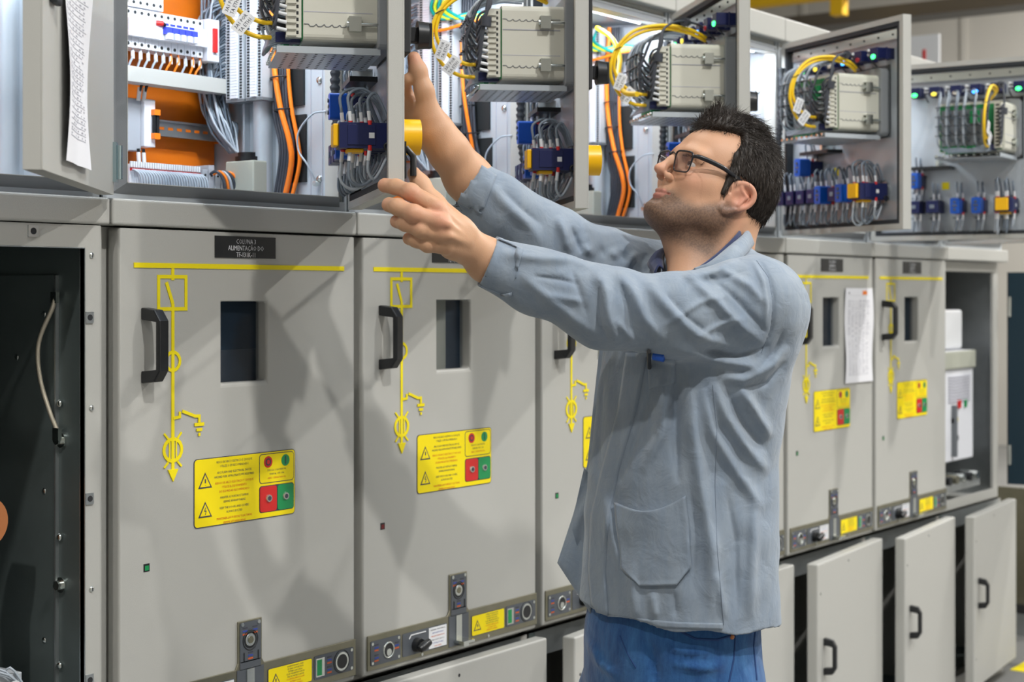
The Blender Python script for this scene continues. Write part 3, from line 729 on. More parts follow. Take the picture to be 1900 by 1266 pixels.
def block(kind, name):
    t = empty(name, (0, 0, 0))
    if kind == 'navy':
        b = MB(); b.box(-.020, .020, -.024, .045, -.020, .020, 'navy'); b.box(-.022, .022, .008, .012, -.022, .022, 'navy'); b.box(-.008, .008, .045, .047, -.006, .006, 'wire_grey'); b.build('contact_block', t, .002)
    elif kind == 'blue':
        b = MB(); b.box(-.017, .017, -.024, .02, -.020, .020, 'navy'); b.build('mounting_adapter', t, .002)
        b = MB(); b.rrect(-.015, .015, -.026, .026, .006, .02, .058, 'blue'); b.cyl((0, .058, .012), (0, .061, .012), .0045, m='label_grey', n=10); b.cyl((0, .058, -.012), (0, .061, -.012), .0045, m='label_grey', n=10); b.box(-.008, .008, .058, .060, -.003, .003, 'label_grey'); b.build('contact_block', t, .002)
    else:
        b = MB(); b.box(-.028, .024, -.024, .075, -.024, .022, 'navy'); b.box(-.03, -.028, .01, .06, -.018, .018, 'navy'); b.box(-.0305, -.03, .012, .022, -.006, .004, 'label_white'); b.build('contact_block', t, .002)
        b = MB(); b.box(-.022, .018, .075, .085, -.020, .020, 'yellow_button'); b.box(-.020, .016, .03, .06, -.031, -.024, 'yellow_button'); b.build('yellow_clip', t, .002)['label'] = 'yellow clip'
        b = MB(); b.cyl((0, -.024, .002), (0, -.018, .002), .034, m='galva', n=24); b.ring((-.03, -.012, -.02), (1, 0, 0), .006, .0025, 'black', 14, 5); b.build('ring_nut', t)
        b = MB(); b.cyl((0, -.028, 0), (0, -.074, 0), .0325, m='yellow_button', n=36); b.build('guard', t, .002, 2)['label'] = 'yellow round guard collar'
        b = MB(); b.cyl((0, -.030, -.014), (0, -.058, -.014), .0185, m='red', n=20); b.build('push_button', t)['label'] = 'red mushroom button'
    b = MB(); rnd = random.Random(len(kind)*7); w = .026 if kind == 'yellow' else .014; n = 5 if kind == 'yellow' else 2; y0 = .02 if kind == 'yellow' else .012
    for k in range(n):
        yy = y0 + .011*k; xx = -w + (w*2)*((k*7) % 5)/4
        b.tube([(xx, yy, .022), (xx+.001, yy+.002, .045), (xx+.003, yy+.003, .064+.003*k), (xx+.007, yy*.55, .076+.003*k), (xx+.010, .0, .062), (xx+.012, -.014, .03)], .0029, 'wire_grey', 6, smooth_path=4)
        b.cyl((xx, yy, .023), (xx, yy+.002, .043), .0036, m='label_white', n=7)
        b.tube([(xx, yy, -.022), (xx+.001, yy+.003, -.05), (xx+.004, yy+.002, -.066-.004*k), (xx+.010, yy*.6, -.078-.004*k), (xx+.014, .0, -.064), (xx+.016, -.014, -.035)], .0029, 'wire_grey' if k % 2 else 'wire_light', 6, smooth_path=4)
        b.cyl((xx, yy, -.022), (xx, yy+.003, -.046), .0036, m='label_white', n=7)
        if kind != 'navy': b.cyl((xx, yy, .018), (xx, yy, .026), .0042, m='red', n=7); b.cyl((xx, yy, -.018), (xx, yy, -.028), .0042, m='red', n=7)
    b.tube([(-w+.012, -.014, .031), (w+.012, -.014, .031)], .0028, 'wire_grey', 6); b.tube([(-w+.012, -.014, -.036), (w+.014, -.014, -.036)], .0028, 'wire_grey', 6); b.tube([(0, -.014, .031), (0, -.014, -.036)], .0026, 'wire_grey', 6)
    b.build('wires', t)
    return t
def pilot(mt):
    t = empty('pilot_light', (0, 0, 0)); b = MB()
    b.box(-.017, .017, -.024, .035, -.013, .017, 'navy'); b.box(-.019, .019, .0, .004, -.016, .019, 'navy'); b.build('contact_block', t, .0015)
    b = MB(); b.sphere((0, .036, -.008), .010, mt, 10, (1, .4, .7)); b.build('lamp', t)
    b = MB()
    for k in range(2): b.tube([(.018, .02, .006-.012*k), (.026, .03, .008-.012*k), (.034, .02, -.01), (.03, .0, -.03)], .0022, 'wire_dark', 6, smooth_path=3); b.cyl((.018+.0, .02, .006-.011*k), (.034, .028, .014-.011*k), .0042, m='label_white', n=7)
    b.build('wires', t)
    return t
def on_door(o, i, s, z, yo=-.0):
    o.matrix_world = door_frame(i) @ Matrix.Translation((s, yo, z)); return o
PROTO = {}
def put(key, maker, i, s, z, label, cat, group=None):
    if key not in PROTO: o = PROTO[key] = maker()
    else:
        def rec(q, parent):
            c = q.copy(); COL.objects.link(c); c.parent = parent
            for ch in KIDS(q): rec(ch, c)
            return c
        o = rec(PROTO[key], None)
    on_door(o, i, s, z); tag(o, label, cat, group); return o
bpy.context.view_layer.update()
for i in (0, 1, 2, 3, 4):
    N = NTH[i]
    put('relay', relay, i, -.385, .447, 'beige-cased protection relay box ' + N, 'relay', 'protection relays')
    put('yp%d' % (i == 0), lambda: yellow_patch(i <= 4), i, -.385, .447, 'looped yellow patch cable behind the relay ' + N, 'cable', 'yellow patch cables')
    put('hb', harness_black, i, -.385, .447, 'black wire harness behind the relay ' + N, 'cable', 'black relay harnesses')
    put('hg', harness_grey, i, -.385, .447, 'grey wire harness behind the relay ' + N, 'cable', 'grey relay harnesses')
    cols = ['led_green', 'led_yellow', 'led_white', 'led_blue', 'led_red', 'led_green']
    if i >= 2:
        for k, s in enumerate((-.164, -.229, -.30, -.365, -.433, -.505)):
            wh = ['first', 'second', 'third', 'fourth', 'fifth', 'sixth'][k]; cn = cols[k].split('_')[1]
            put('pl'+cn, lambda: pilot(cols[k]), i, s, .660, '%s pilot light, %s from hinge, top row %s' % (cn, wh, N), 'pilot light', 'pilot lights in door top rows')
    row = [(-.163, 'navy'), (-.226, 'navy'), (-.305, 'blue'), (-.374, 'blue'), (-.462, 'yellow')] if i == 4 else [(-.055, 'navy'), (-.108, 'navy'), (-.162, 'navy'), (-.215, 'navy'), (-.270, 'blue'), (-.322, 'navy'), (-.372, 'blue'), (-.470, 'yellow')]
    for k, (s, kd) in enumerate(row):
        nm = 'emergency_button' if kd == 'yellow' else 'contact_block'
        lb = ('yellow-collared emergency button ' + N) if kd == 'yellow' else '%s contact block, %s from hinge, bottom row %s' % ('navy' if kd == 'navy' else 'blue', ['first', 'second', 'third', 'fourth', 'fifth', 'sixth', 'seventh'][k], N)
        put('b'+kd, lambda: block(kd, nm), i, s, .281, lb, 'push button' if kd == 'yellow' else 'contact block', 'emergency buttons' if kd == 'yellow' else 'contact blocks')
    put('bblue', lambda: block('blue', 'contact_block'), i, -.168, .368, 'bright blue contact block alone above the bottom row ' + N, 'contact block', 'contact blocks')
    def rail_():
        b = MB(); b.box(-.06, .08, -.024, .03, 0, .010, 'black'); b.box(-.02, -.01, -.02, .02, .01, .03, 'zinc'); b.build; return b.build('support_bracket')
    put('rail', rail_, i, -.22, .405, 'short black support bracket under the relay ' + N, 'bracket', 'black door brackets')
    def hose_():
        b = MB(); pts = [(0, .02, .0), (.003, .03, .08), (.0, .03, .16), (-.01, .03, .24), (0, .02, .38)]
        P = catmull([Vector(p) for p in pts], 16); r = [.0095 + .0022*math.sin(j*2.1) for j in range(len(P))]
        b.tube(P, r, 'rubber', 10); return b.build('conduit_hose')
    put('hose', hose_, i, -.03, .30, 'ribbed black cable conduit near the hinge ' + N, 'hose', 'conduit hoses')
    if i in (3, 4):
        def st_(): b = MB(); b.box(-.012, .012, -.0235, -.0225, -.012, .012, 'yellow'); return b.build('sticker')
        put('sticker', st_, i, -.25, .352, 'small yellow sticker ' + N, 'sticker', 'yellow stickers')
    if i == 0:
        b = MB(); b.box(-.01, .01, -.036, -.028, -.045, .02, 'black'); b.tube([(0, -.036, .01), (0, -.05, -.005), (0, -.05, -.04)], .006, 'black', 8); o = b.build('door_catch'); on_door(o, 0, -.55, .245); tag(o, 'black door catch beside the lower hand, under the yellow button', 'latch')

# ---- things inside the compartments
def right_wall_things(i):
    base = (i*W, 0, ZC); res = []; where = {-1: 'in the leftmost control compartment', 0: 'in the orange-backed compartment above COLUNA 3', 1: 'behind the man\'s raised forearm', 2: 'behind the man\'s face', 3: 'behind the man\'s nape', 4: 'behind the second door from right'}[i]
    def P(key, fn, label, cat, group):
        if key not in PROTO: o = PROTO[key] = fn()
        else:
            def rec(q, parent):
                c = q.copy(); COL.objects.link(c); c.parent = parent
                for ch in KIDS(q): rec(ch, c)
                return c
            o = rec(PROTO[key], None)
        o.location = base; tag(o, label + ' ' + where, cat, group); return o
    def strip(y0, y1, s):
        b = MB(); b.box(.560, .592, y0, y1, .418, .735, 'strip_grey')
        n = 50
        for k in range(n):
            z = .42+.0063*k; b.box(.5585, .560, y0+.004, y0+.010, z, z+.0035, 'dark_inside'); b.box(.556, .560, y0+.016, y1-.016, z, z+.0055, 'module_white'); b.box(.5585, .560, y1-.010, y1-.004, z, z+.0035, 'dark_inside')
        b.box(.56, .605, y0-.001, y1+.001, .412, .418, 'relay_grey'); return b.build('terminal_strip')
    P('ts1', lambda: strip(.247, .300, 1), 'deeper light grey vertical terminal strip', 'terminal strip', 'vertical terminal strips')
    P('ts2', lambda: strip(.190, .238, 2), 'nearer light grey vertical terminal strip', 'terminal strip', 'vertical terminal strips')
    def bundle():
        b = MB(); rnd = random.Random(5)
        for k in range(46):
            z0 = .43+.0066*k; yy = .352 + rnd.uniform(-.020, .016); xx = .570+rnd.uniform(-.03, .03)
            b.tube([(.575, .300, z0), (.57, .322, z0-.002), (xx, yy, z0-.035), (xx+rnd.uniform(-.006, .006), yy+rnd.uniform(-.014, .014), (z0+.32)/2), (xx+.004, .325+rnd.uniform(-.02, .022), .37), (.585, .305+rnd.uniform(-.016, .014), .305)], .0028, 'wire_grey' if rnd.random() < .8 else 'wire_light', 5, smooth_path=4)
            b.cyl((.575, .300, z0), (.572, .313, z0-.001), .0034, m='label_white', n=6)
        return b.build('wire_bundle')
    P('bun', bundle, 'thick bundle of grey wires curving beside terminal strips', 'cable', 'grey wire bundles')
    def oc1():
        b = MB(); b.tube([(.588, .185, .62), (.575, .172, .52), (.575, .160, .44), (.585, .150, .36), (.590, .148, .30), (.60, .160, .19)], .0045, 'orange_cable', 8, smooth_path=5); return b.build('orange_cable')
    def oc():
        b = MB()
        b.tube([(.59, .178, .74), (.585, .184, .60), (.585, .180, .50), (.582, .158, .40), (.585, .132, .32), (.59, .132, .27), (.60, .165, .19)], .0062, 'orange_cable', 8, smooth_path=5)
        b.tube([(.60, .150, .66), (.60, .152, .50), (.598, .140, .40), (.6, .122, .32), (.602, .120, .27), (.605, .150, .19)], .0045, 'orange_cable', 8, smooth_path=5)
        return b.build('orange_cable')
    if i == 3: pass
    else: P('oc1' if i == 1 else 'oc', oc1 if i == 1 else oc, 'orange cable running down the side panel', 'cable', 'orange cables')
    def bc():
        b = MB()
        for k in range(6):
            y = .150+.008*k; b.tube([(.602, y, .74), (.6, y+.004, .60), (.597, y+.006, .48), (.598, y, .38), (.6, y-.016, .30), (.605, y+.01, .19)], .0042, 'wire_dark', 6, smooth_path=5)
        for z, y in ((.46, .172), (.39, .16), (.53, .176)): b.ring((.595, y, z), (0, .1, 1), .020, .0018, 'black', 16, 5)
        return b.build('cable_bundle')
    P('bc', bc, 'bundle of dark cables tied along the side panel', 'cable', 'dark cable bundles')
    def hb_():
        t = empty('thermostat_box', (0, 0, 0)); b = MB(); b.box(.55, .61, .205, .292, .200, .283, 'box_beige'); b.build('housing', t, .003)
        b = MB(); b.cyl((.58, .25, .283), (.58, .25, .293), .030, m='black', n=22); b.cyl((.58, .25, .293), (.58, .25, .302), .024, m='black', n=22); b.build('cap', t, .001); return t
    P('hb_', hb_, 'beige box with a round black cap', 'control box', 'boxes with black caps')
    def ew():
        b = MB(); b.tube([(.60, .04, .38), (.59, .07, .375), (.585, .105, .34), (.588, .108, .30), (.59, .085, .27), (.605, .075, .235)], .0022, 'wire_light', 6, smooth_path=5); b.cyl((.612, .075, .23), (.60, .075, .23), .006, m='zinc', n=8); return b.build('earth_wire')
    P('ew', ew, 'thin pale earth wire looping on the side panel', 'cable', 'pale earth wires')
    def gy():
        b = MB()
        for k in range(5):
            z = .70-.006*k; b.tube([(.565, .20+.014*k, .735), (.552, .205+.012*k, .70), (.545, .16+.012*k, .672), (.56, .13, .665+.004*k), (.60, .10, .68)], .0045, 'yellow_green' if k % 2 else 'teal', 6, smooth_path=4)
        b.tube([(.55, .30, .66), (.545, .22, .645), (.555, .12, .66), (.6, .08, .67)], .004, 'orange_cable', 6, smooth_path=4)
        return b.build('earth_wire_loom')
    if i in (1, 2): P('gy', gy, 'green and yellow earth wires looped at the top', 'cable', 'green and yellow wire looms')
for i in (0, 1, 2, 3): right_wall_things(i)
def at0(o, i=0): o.location = (i*W, 0, ZC); return o
# breakers and clips on the orange plate above COLUNA 3
def breaker(col, lever=True):
    t = empty('circuit_breaker', (0, 0, 0)); b = MB(); w = .0172
    b.box(0, w, .322, .368, .506, .588, col); b.box(0, w, .308, .322, .528, .566, col)
    for z in (.514, .580): b.cyl((w/2, .3215, z), (w/2, .3225, z), .0038, m='dark_inside', n=8)
    b.build('body', t, .0012)
    if lever:
        b = MB(); b.box(.0005, w-.0005, .298, .309, .541, .556, 'switch_blue'); b.box(.003, w-.003, .292, .304, .530, .543, 'module_white'); b.box(.002, w-.002, .3075, .309, .560, .565, 'switch_blue'); b.build('toggle', t)['label'] = 'blue and white toggle'
    return t
seq = ['w', 'w', 's', 's', 'p', 'w', 'b', 'b', 'b', 'b', 'b', 'x']
P1 = P2 = None
for k in range(14):
    x = .300 + .0178*k; b_ = 5 <= k <= 9
    if k < 12:
        if b_:
            if P1 is None: P1 = o = breaker('module_white')
            else: o = dup(P1, (0, 0, 0), 0, 'x')
        else:
            if P2 is None: P2 = o = breaker('module_white', False)
            else: o = dup(P2, (0, 0, 0), 0, 'x')
        o.location = (x, 0, ZC); n_ = ['first', 'second', 'third', 'fourth', 'fifth', 'sixth', 'seventh', 'eighth', 'ninth', 'tenth', 'eleventh', 'twelfth'][k]
        tag(o, 'white module%s, %s from left on the upper orange-plate rail' % (' with blue toggle' if b_ else '', n_), 'circuit breaker', 'modules on the upper rail')
for k in range(6):
    b = MB(); b.box(0, .017, .326, .368, .592, .655, 'module_white'); b.cyl((.0085, .3255, .602), (.0085, .3265, .602), .0038, m='dark_inside', n=8); b.cyl((.0085, .3255, .645), (.0085, .3265, .645), .0038, m='dark_inside', n=8)
    o = b.build('terminal_module', None, .001); o.location = (.300+.0178*k, 0, ZC); tag(o, 'white terminal module, %s from the left, stacked above the breaker row' % ['first', 'second', 'third', 'fourth', 'fifth', 'sixth'][k], 'terminal', 'terminal modules above the breakers')
t = empty('socket_module', (0, 0, ZC), 0, 'white module with a red rocker at the right end of the breaker row', 'switch'); b = MB(); b.box(.518, .552, .312, .368, .500, .592, 'module_white'); b.build('body', t, .002)
b = MB(); b.box(.531, .541, .306, .312, .520, .572, 'red'); b.build('rocker', t)['label'] = 'red rocker'
t = empty('selector_switch', (0, 0, ZC), 0, 'small red selector lever on the white breaker row', 'switch'); b = MB(); b.cyl((.372, .310, .562), (.385, .303, .562), .006, m='red', n=10); b.cyl((.385, .303, .562), (.392, .306, .560), .004, m='black', n=10); b.build('lever', t)
b = MB(); rnd = random.Random(11)
for k in range(11):
    x = .306+.0205*k; m = 'orange_cable' if k in (6, 7, 9, 10) else 'wire_light'
    b.tube([(x, .33, .506), (x-.002, .326, .49), (x-.01+rnd.uniform(-.004, .004), .33, .47), (x-.012, .34, .44)], .0026, m, 6, smooth_path=4); b.cyl((x, .33, .50), (x-.002, .327, .484), .0042, m='label_white', n=7)
for k in range(5):
    x = .40+.012*k; b.tube([(x, .33, .66), (x+.004, .326, .70), (x-.004, .33, .735)], .003, 'orange_cable' if k % 2 else 'wire_light', 6, smooth_path=3); b.cyl((x, .33, .66), (x+.003, .327, .685), .0042, m='label_white', n=7)
o = at0(b.build('breaker_wires')); tag(o, 'white and orange wires below the white breaker row', 'cable')
t = empty('fuse_holder', (0, 0, ZC), 0, 'pale grey fuse holder with orange clips on the lower rail', 'fuse holder'); b = MB()
b.box(.315, .362, .345, .368, .295, .405, 'module_grey'); b.box(.362, .392, .335, .368, .305, .405, 'module_white'); b.build('body', t, .002)
b = MB(); b.box(.380, .396, .324, .336, .372, .384, 'orange_cable'); b.box(.380, .396, .324, .336, .322, .334, 'orange_cable'); b.cyl((.384, .33, .334), (.384, .33, .372), .004, m='black', n=8); b.cyl((.393, .33, .334), (.393, .33, .372), .004, m='black', n=8); b.build('clips', t)['label'] = 'orange clips'
b = MB()
for k in range(2):
    b.tube([(.35+.014*k, .34, .41), (.352+.014*k, .33, .435), (.37+.014*k, .335, .462)], .0035, 'black', 6, smooth_path=4); b.cyl((.35+.014*k, .34, .40), (.35+.014*k, .335, .428), .0045, m='label_white', n=7)
    b.tube([(.35+.014*k, .34, .30), (.352+.014*k, .34, .27), (.35+.014*k, .335, .24)], .0035, 'black', 6, smooth_path=4); b.cyl((.35+.014*k, .34, .292), (.35+.014*k, .338, .268), .0045, m='label_white', n=7)
b.build('wires', t)
# bottom terminal row: every terminal a thing
PT = None
for k in range(30):
    x = .285+.0063*k
    if PT is None:
        b = MB(); b.box(0, .0056, .29, .33, .222, .262, 'module_white'); b.box(.0004, .0052, .286, .29, .255, .267, 'label_white'); b.box(.001, .0046, .284, .29, .248, .253, 'red'); PT = b.build('rail_terminal')
        o = PT
    else: o = PT.copy(); COL.objects.link(o)
    o.location = (x, 0, ZC); tag(o, 'slim white red-tipped terminal in the row under the orange plate', 'terminal', 'rail terminals in the orange-backed compartment')
for k in range(4):
    b = MB(); b.box(0, .016, .285, .33, .215, .272 if k == 1 else .262, 'module_grey' if k < 2 else 'strip_grey'); b.cyl((.008, .2845, .25), (.008, .2855, .25), .003, m='dark_inside', n=8); o = b.build('rail_terminal', None, .001); o.location = (.478+.018*k, 0, ZC)
    tag(o, 'thick grey terminal, %s from the left, ending the bottom terminal row' % ['first', 'second', 'third', 'fourth'][k], 'terminal', 'thick grey terminals')
b = MB(); rnd = random.Random(2)
for k in range(26):
    x = .288+.0072*k; b.tube([(x, .288, .250), (x+.002, .276, .247), (x+.008, .268, .235), (x+.014, .272, .20)], .0024, 'wire_light', 5, smooth_path=4)
for k in range(10):
    x = .50+.010*k; b.tube([(x, .288, .252), (x+.004, .27, .258), (x+.016, .262, .24), (x+.03, .268, .2)], .0032, 'orange_cable' if k % 3 == 1 else 'wire_light' if k % 3 else 'wire_dark', 6, smooth_path=4)
o = at0(b.build('terminal_wires')); tag(o, 'row of pale and orange wires dropping from the bottom terminals', 'cable')
# leftmost compartment: grey box and orange cable at the frame edge
b = MB(); b.box(.33, .40, .06, .12, .2, .262, 'box_beige'); o = b.build('junction_box', None, .003); at0(o, -1); tag(o, 'grey-green junction box at the left edge in the leftmost control compartment', 'box')
b = MB(); b.tube([(.40, .08, .215), (.43, .08, .215), (.46, .09, .200)], .006, 'orange_cable', 8, smooth_path=4); o = at0(b.build('orange_cable'), -1); tag(o, 'short orange cable beside the grey-green junction box at left', 'cable')
b = MB(); b.box(.04, .5, .30, .32, .2, .206, 'blue'); b.box(.1, .14, .05, .3, .206, .24, 'blue'); b.box(.3, .34, .05, .3, .206, .24, 'blue')
o = b.build('cable_tray'); at0(o, 6); tag(o, 'bright blue cable tray at the right end of the row', 'cable tray')
# ---------------------------------------------------------------- light
w = bpy.data.worlds.new('world'); SC.world = w; w.use_nodes = True
w.node_tree.nodes['Background'].inputs[0].default_value = (.8, .86, 1, 1); w.node_tree.nodes['Background'].inputs[1].default_value = .22
def area(name, loc, to, size, power, col=(1, 1, 1), sy=None):
    l = bpy.data.lights.new(name, 'AREA'); l.energy = power; l.color = col; l.size = size
    if sy: l.shape = 'RECTANGLE'; l.size_y = sy
    o = bpy.data.objects.new(name, l); COL.objects.link(o); o.location = loc
    d = Vector(to) - Vector(loc); o.rotation_euler = d.to_track_quat('-Z', 'Y').to_euler(); return o
n = 0
for (x, y, p) in ((4.6, -3.2, 190), (-.6, -3.6, 170), (2.0, -5.2, 170), (7.5, -2.2, 150), (-3.5, -1.5, 100), (1.2, .6, 40), (11, .5, 420), (11, -5, 250)):  # the last two lamps are added to brighten the far wall
    b = MB(); b.cyl((0, 0, .02), (0, 0, .35), .3, .12, m='paint_white', n=20, cap=False); b.cyl((0, 0, .3), (0, 0, 2.6), .02, m='black', n=8); b.cyl((0, 0, .03), (0, 0, .04), .24, m='lamp_hall', n=20)
    o = b.build('high_bay_lamp'); o.location = (x, y, 5.4); tag(o, 'round high-bay hall lamp hanging from the roof', 'lamp', 'high-bay lamps')
    area('hall_lamp_light', (x, y, 5.38), (x, y, 0), .17, p, (1, .975, .93))
for i in (-1, 0, 1, 2, 3, 4, 5):
    area('strip_light_glow', (i*W+.32, .065, ZC+.728), (i*W+.36, .22, ZC+.35), .5, 4.0, (.80, .90, 1), .02)
area('cool_fill_light', (1.5, -3.5, 7.9), (1.5, -3.0, 0), 7, 230, (.72, .86, 1), 5)  # added bluish fill below the ceiling for cool ambient, not an actual skylight
# ---------------------------------------------------------------- the man: signed-distance modelling, meshed with surface nets
CX, CY, FP, H0 = -1.863, -2.296, 2976., 542.
RV = np.array([.6, -.8, 0.]); FV = np.array([.8, .6, 0.]); UV = np.array([0, 0, 1.])
CAMP = np.array([CX, CY, ZC])
def P3(px, py, D): return CAMP + FV*D + RV*((px-950)/FP*D) + UV*((H0-py)/FP*D)
def rp(r, D): return r/FP*D
def smin(a, b, k):
    if k <= 0: return np.minimum(a, b)
    h = np.maximum(k-np.abs(a-b), 0)/k; return np.minimum(a, b)-h*h*k*.25
def smax(a, b, k): return -smin(-a, -b, k)
class SDF:
    def __init__(s): s.ops = []
    def put(s, fn, lo, hi, k=.0, mode='u'):
        s.ops.append((fn, np.array(lo)-k-.012, np.array(hi)+k+.012, k, mode)); return s
    def cone(s, a, b, ra, rb, k=.01, mode='u'):
        a = np.array(a, float); b = np.array(b, float); ab = b-a; L2 = max(ab@ab, 1e-9)
        def fn(p):
            t = np.clip(((p-a)@ab)/L2, 0, 1); return np.linalg.norm(p-a-t[:, None]*ab, axis=1)-(ra+(rb-ra)*t)
        r = max(ra, rb); return s.put(fn, np.minimum(a, b)-r, np.maximum(a, b)+r, k, mode)
    def chain(s, pts, k=.01, mode='u', kk=None):
        for (a, ra), (b, rb) in zip(pts, pts[1:]): s.cone(a, b, ra, rb, k, mode)
        return s
    def ell(s, c, r, R=None, k=.01, mode='u'):
        c = np.array(c, float); r = np.array(r, float); R = np.eye(3) if R is None else R
        def fn(p):
            q = (p-c)@R; k0 = np.linalg.norm(q/r, axis=1); k1 = np.linalg.norm(q/(r*r), axis=1)+1e-9
            return np.where(k0 < 1e-6, -r.min(), k0*(k0-1)/k1)
        m = r.max(); return s.put(fn, c-m, c+m, k, mode)
    def ev(s, p):
        d = np.full(len(p), .2)
        for fn, lo, hi, k, mode in s.ops:
            m = np.all((p > lo) & (p < hi), axis=1) if mode != 'all' else np.ones(len(p), bool)
            if not m.any(): continue
            v = fn(p[m]) if mode != 'disp' else fn(p[m], d[m])
            if mode in ('u', 'all'): d[m] = smin(d[m], v, k)
            elif mode == 's': d[m] = smax(d[m], -v, k)
            elif mode == 'i': d[m] = smax(d[m], v, k)
            elif mode == 'disp': d[m] = v
        return d
def mesh_sdf(sdf, lo, hi, h, newton=2):
    lo = np.array(lo, float); hi = np.array(hi, float); B = 6
    n = (np.ceil((hi-lo)/h/B).astype(int)+1)*B
    nb = n//B
    g = np.stack(np.meshgrid(*[np.arange(k) for k in nb], indexing='ij'), -1).reshape(-1, 3)
    c = lo+(g+.5)*B*h; act = np.abs(sdf.ev(c)) < B*h*1.35
    D = np.full(n, .2, np.float32)
    cd_ = sdf.ev(c); full = np.where(cd_ < 0, -.2, .2).astype(np.float32).reshape(nb)
    D = np.repeat(np.repeat(np.repeat(full, B, 0), B, 1), B, 2)
    ga = g[act]; off = np.stack(np.meshgrid(*[np.arange(B)]*3, indexing='ij'), -1).reshape(-1, 3)
    idx = (ga[:, None, :]*B+off[None]).reshape(-1, 3)
    D[idx[:, 0], idx[:, 1], idx[:, 2]] = sdf.ev(lo+idx*h)
    S = D < 0
    # cells with a sign change
    def sh(a, i, j, k): return a[i:a.shape[0]-1+i, j:a.shape[1]-1+j, k:a.shape[2]-1+k]
    cnt = sum(sh(S, i, j, k).astype(np.int8) for i in (0, 1) for j in (0, 1) for k in (0, 1))
    cell = (cnt > 0) & (cnt < 8); ci = np.argwhere(cell)
    vid = np.full(cell.shape, -1, np.int64); vid[cell] = np.arange(len(ci))
    acc = np.zeros((len(ci), 3)); num = np.zeros(len(ci))
    corners = [np.array(q) for q in ((0,0,0),(1,0,0),(0,1,0),(1,1,0),(0,0,1),(1,0,1),(0,1,1),(1,1,1))]
    for a in range(8):
        for ax in range(3):
            if corners[a][ax]: continue
            pa = corners[a]; pb = pa.copy(); pb[ax] = 1
            A = ci+pa; Bq = ci+pb
            da = D[A[:, 0], A[:, 1], A[:, 2]]; db = D[Bq[:, 0], Bq[:, 1], Bq[:, 2]]; m = (da < 0) != (db < 0)
            t = np.where(m, da/(da-db+1e-12), 0)
            acc[m] += (pa+np.eye(3)[ax]*t[:, None])[m]; num[m] += 1
    V = lo+(ci+acc/num[:, None])*h
    F = []
    for ax in range(3):
        o1, o2 = [(1, 2), (2, 0), (0, 1)][ax]
        sl0 = [slice(1, -1)]*3; 
        a = S[:-1] if ax == 0 else S[:, :-1] if ax == 1 else S[:, :, :-1]
        b = S[1:] if ax == 0 else S[:, 1:] if ax == 1 else S[:, :, 1:]
        E = np.argwhere(a != b); E = E[(E[:, o1] > 0) & (E[:, o2] > 0)]
        E = E[(E[:, o1] < cell.shape[o1]) & (E[:, o2] < cell.shape[o2]) & (E[:, ax] < cell.shape[ax])]
        def v(d1, d2):
            q = E.copy(); q[:, o1] -= d1; q[:, o2] -= d2; return vid[q[:, 0], q[:, 1], q[:, 2]]
        quad = np.stack([v(1, 1), v(0, 1), v(0, 0), v(1, 0)], 1)
        fl = ~(a[E[:, 0], E[:, 1], E[:, 2]]); quad[fl] = quad[fl][:, ::-1]; F.append(quad)
    F = np.concatenate(F); F = F[(F >= 0).all(1)]
    e = h*.4
    for _ in range(newton):
        d = sdf.ev(V); G = np.stack([sdf.ev(V+np.eye(3)[i]*e)-sdf.ev(V-np.eye(3)[i]*e) for i in range(3)], 1)/(2*e)
        gl = np.maximum((G*G).sum(1), .25); st = -(d/gl)[:, None]*G; L = np.linalg.norm(st, axis=1); st *= np.minimum(1, .6*h/np.maximum(L, 1e-9))[:, None]; V = V+st*.8
    return V, F
def np_mesh(name, V, F, mats_, parent=None, mi=None, colr=None, smooth=True):
    me = bpy.data.meshes.new(name); F = np.asarray(F); n = F.shape[1]
    me.vertices.add(len(V)); me.vertices.foreach_set('co', np.asarray(V, np.float32).ravel())
    me.loops.add(F.size); me.loops.foreach_set('vertex_index', F.astype(np.int32).ravel())
    me.polygons.add(len(F)); me.polygons.foreach_set('loop_start', np.arange(0, F.size, n, dtype=np.int32)); me.polygons.foreach_set('loop_total', np.full(len(F), n, np.int32))
    for m in mats_: me.materials.append(MATS[m])
    if mi is not None: me.polygons.foreach_set('material_index', mi)
    me.polygons.foreach_set('use_smooth', np.full(len(F), smooth, bool)); me.update(calc_edges=True)
    if colr is not None:
        at = me.color_attributes.new('tone', 'FLOAT_COLOR', 'POINT'); at.data.foreach_set('color', np.concatenate([colr, np.ones((len(V), 1))], 1).astype(np.float32).ravel())
    o = bpy.data.objects.new(name, me); COL.objects.link(o)
    if parent: o.parent = parent
    return o

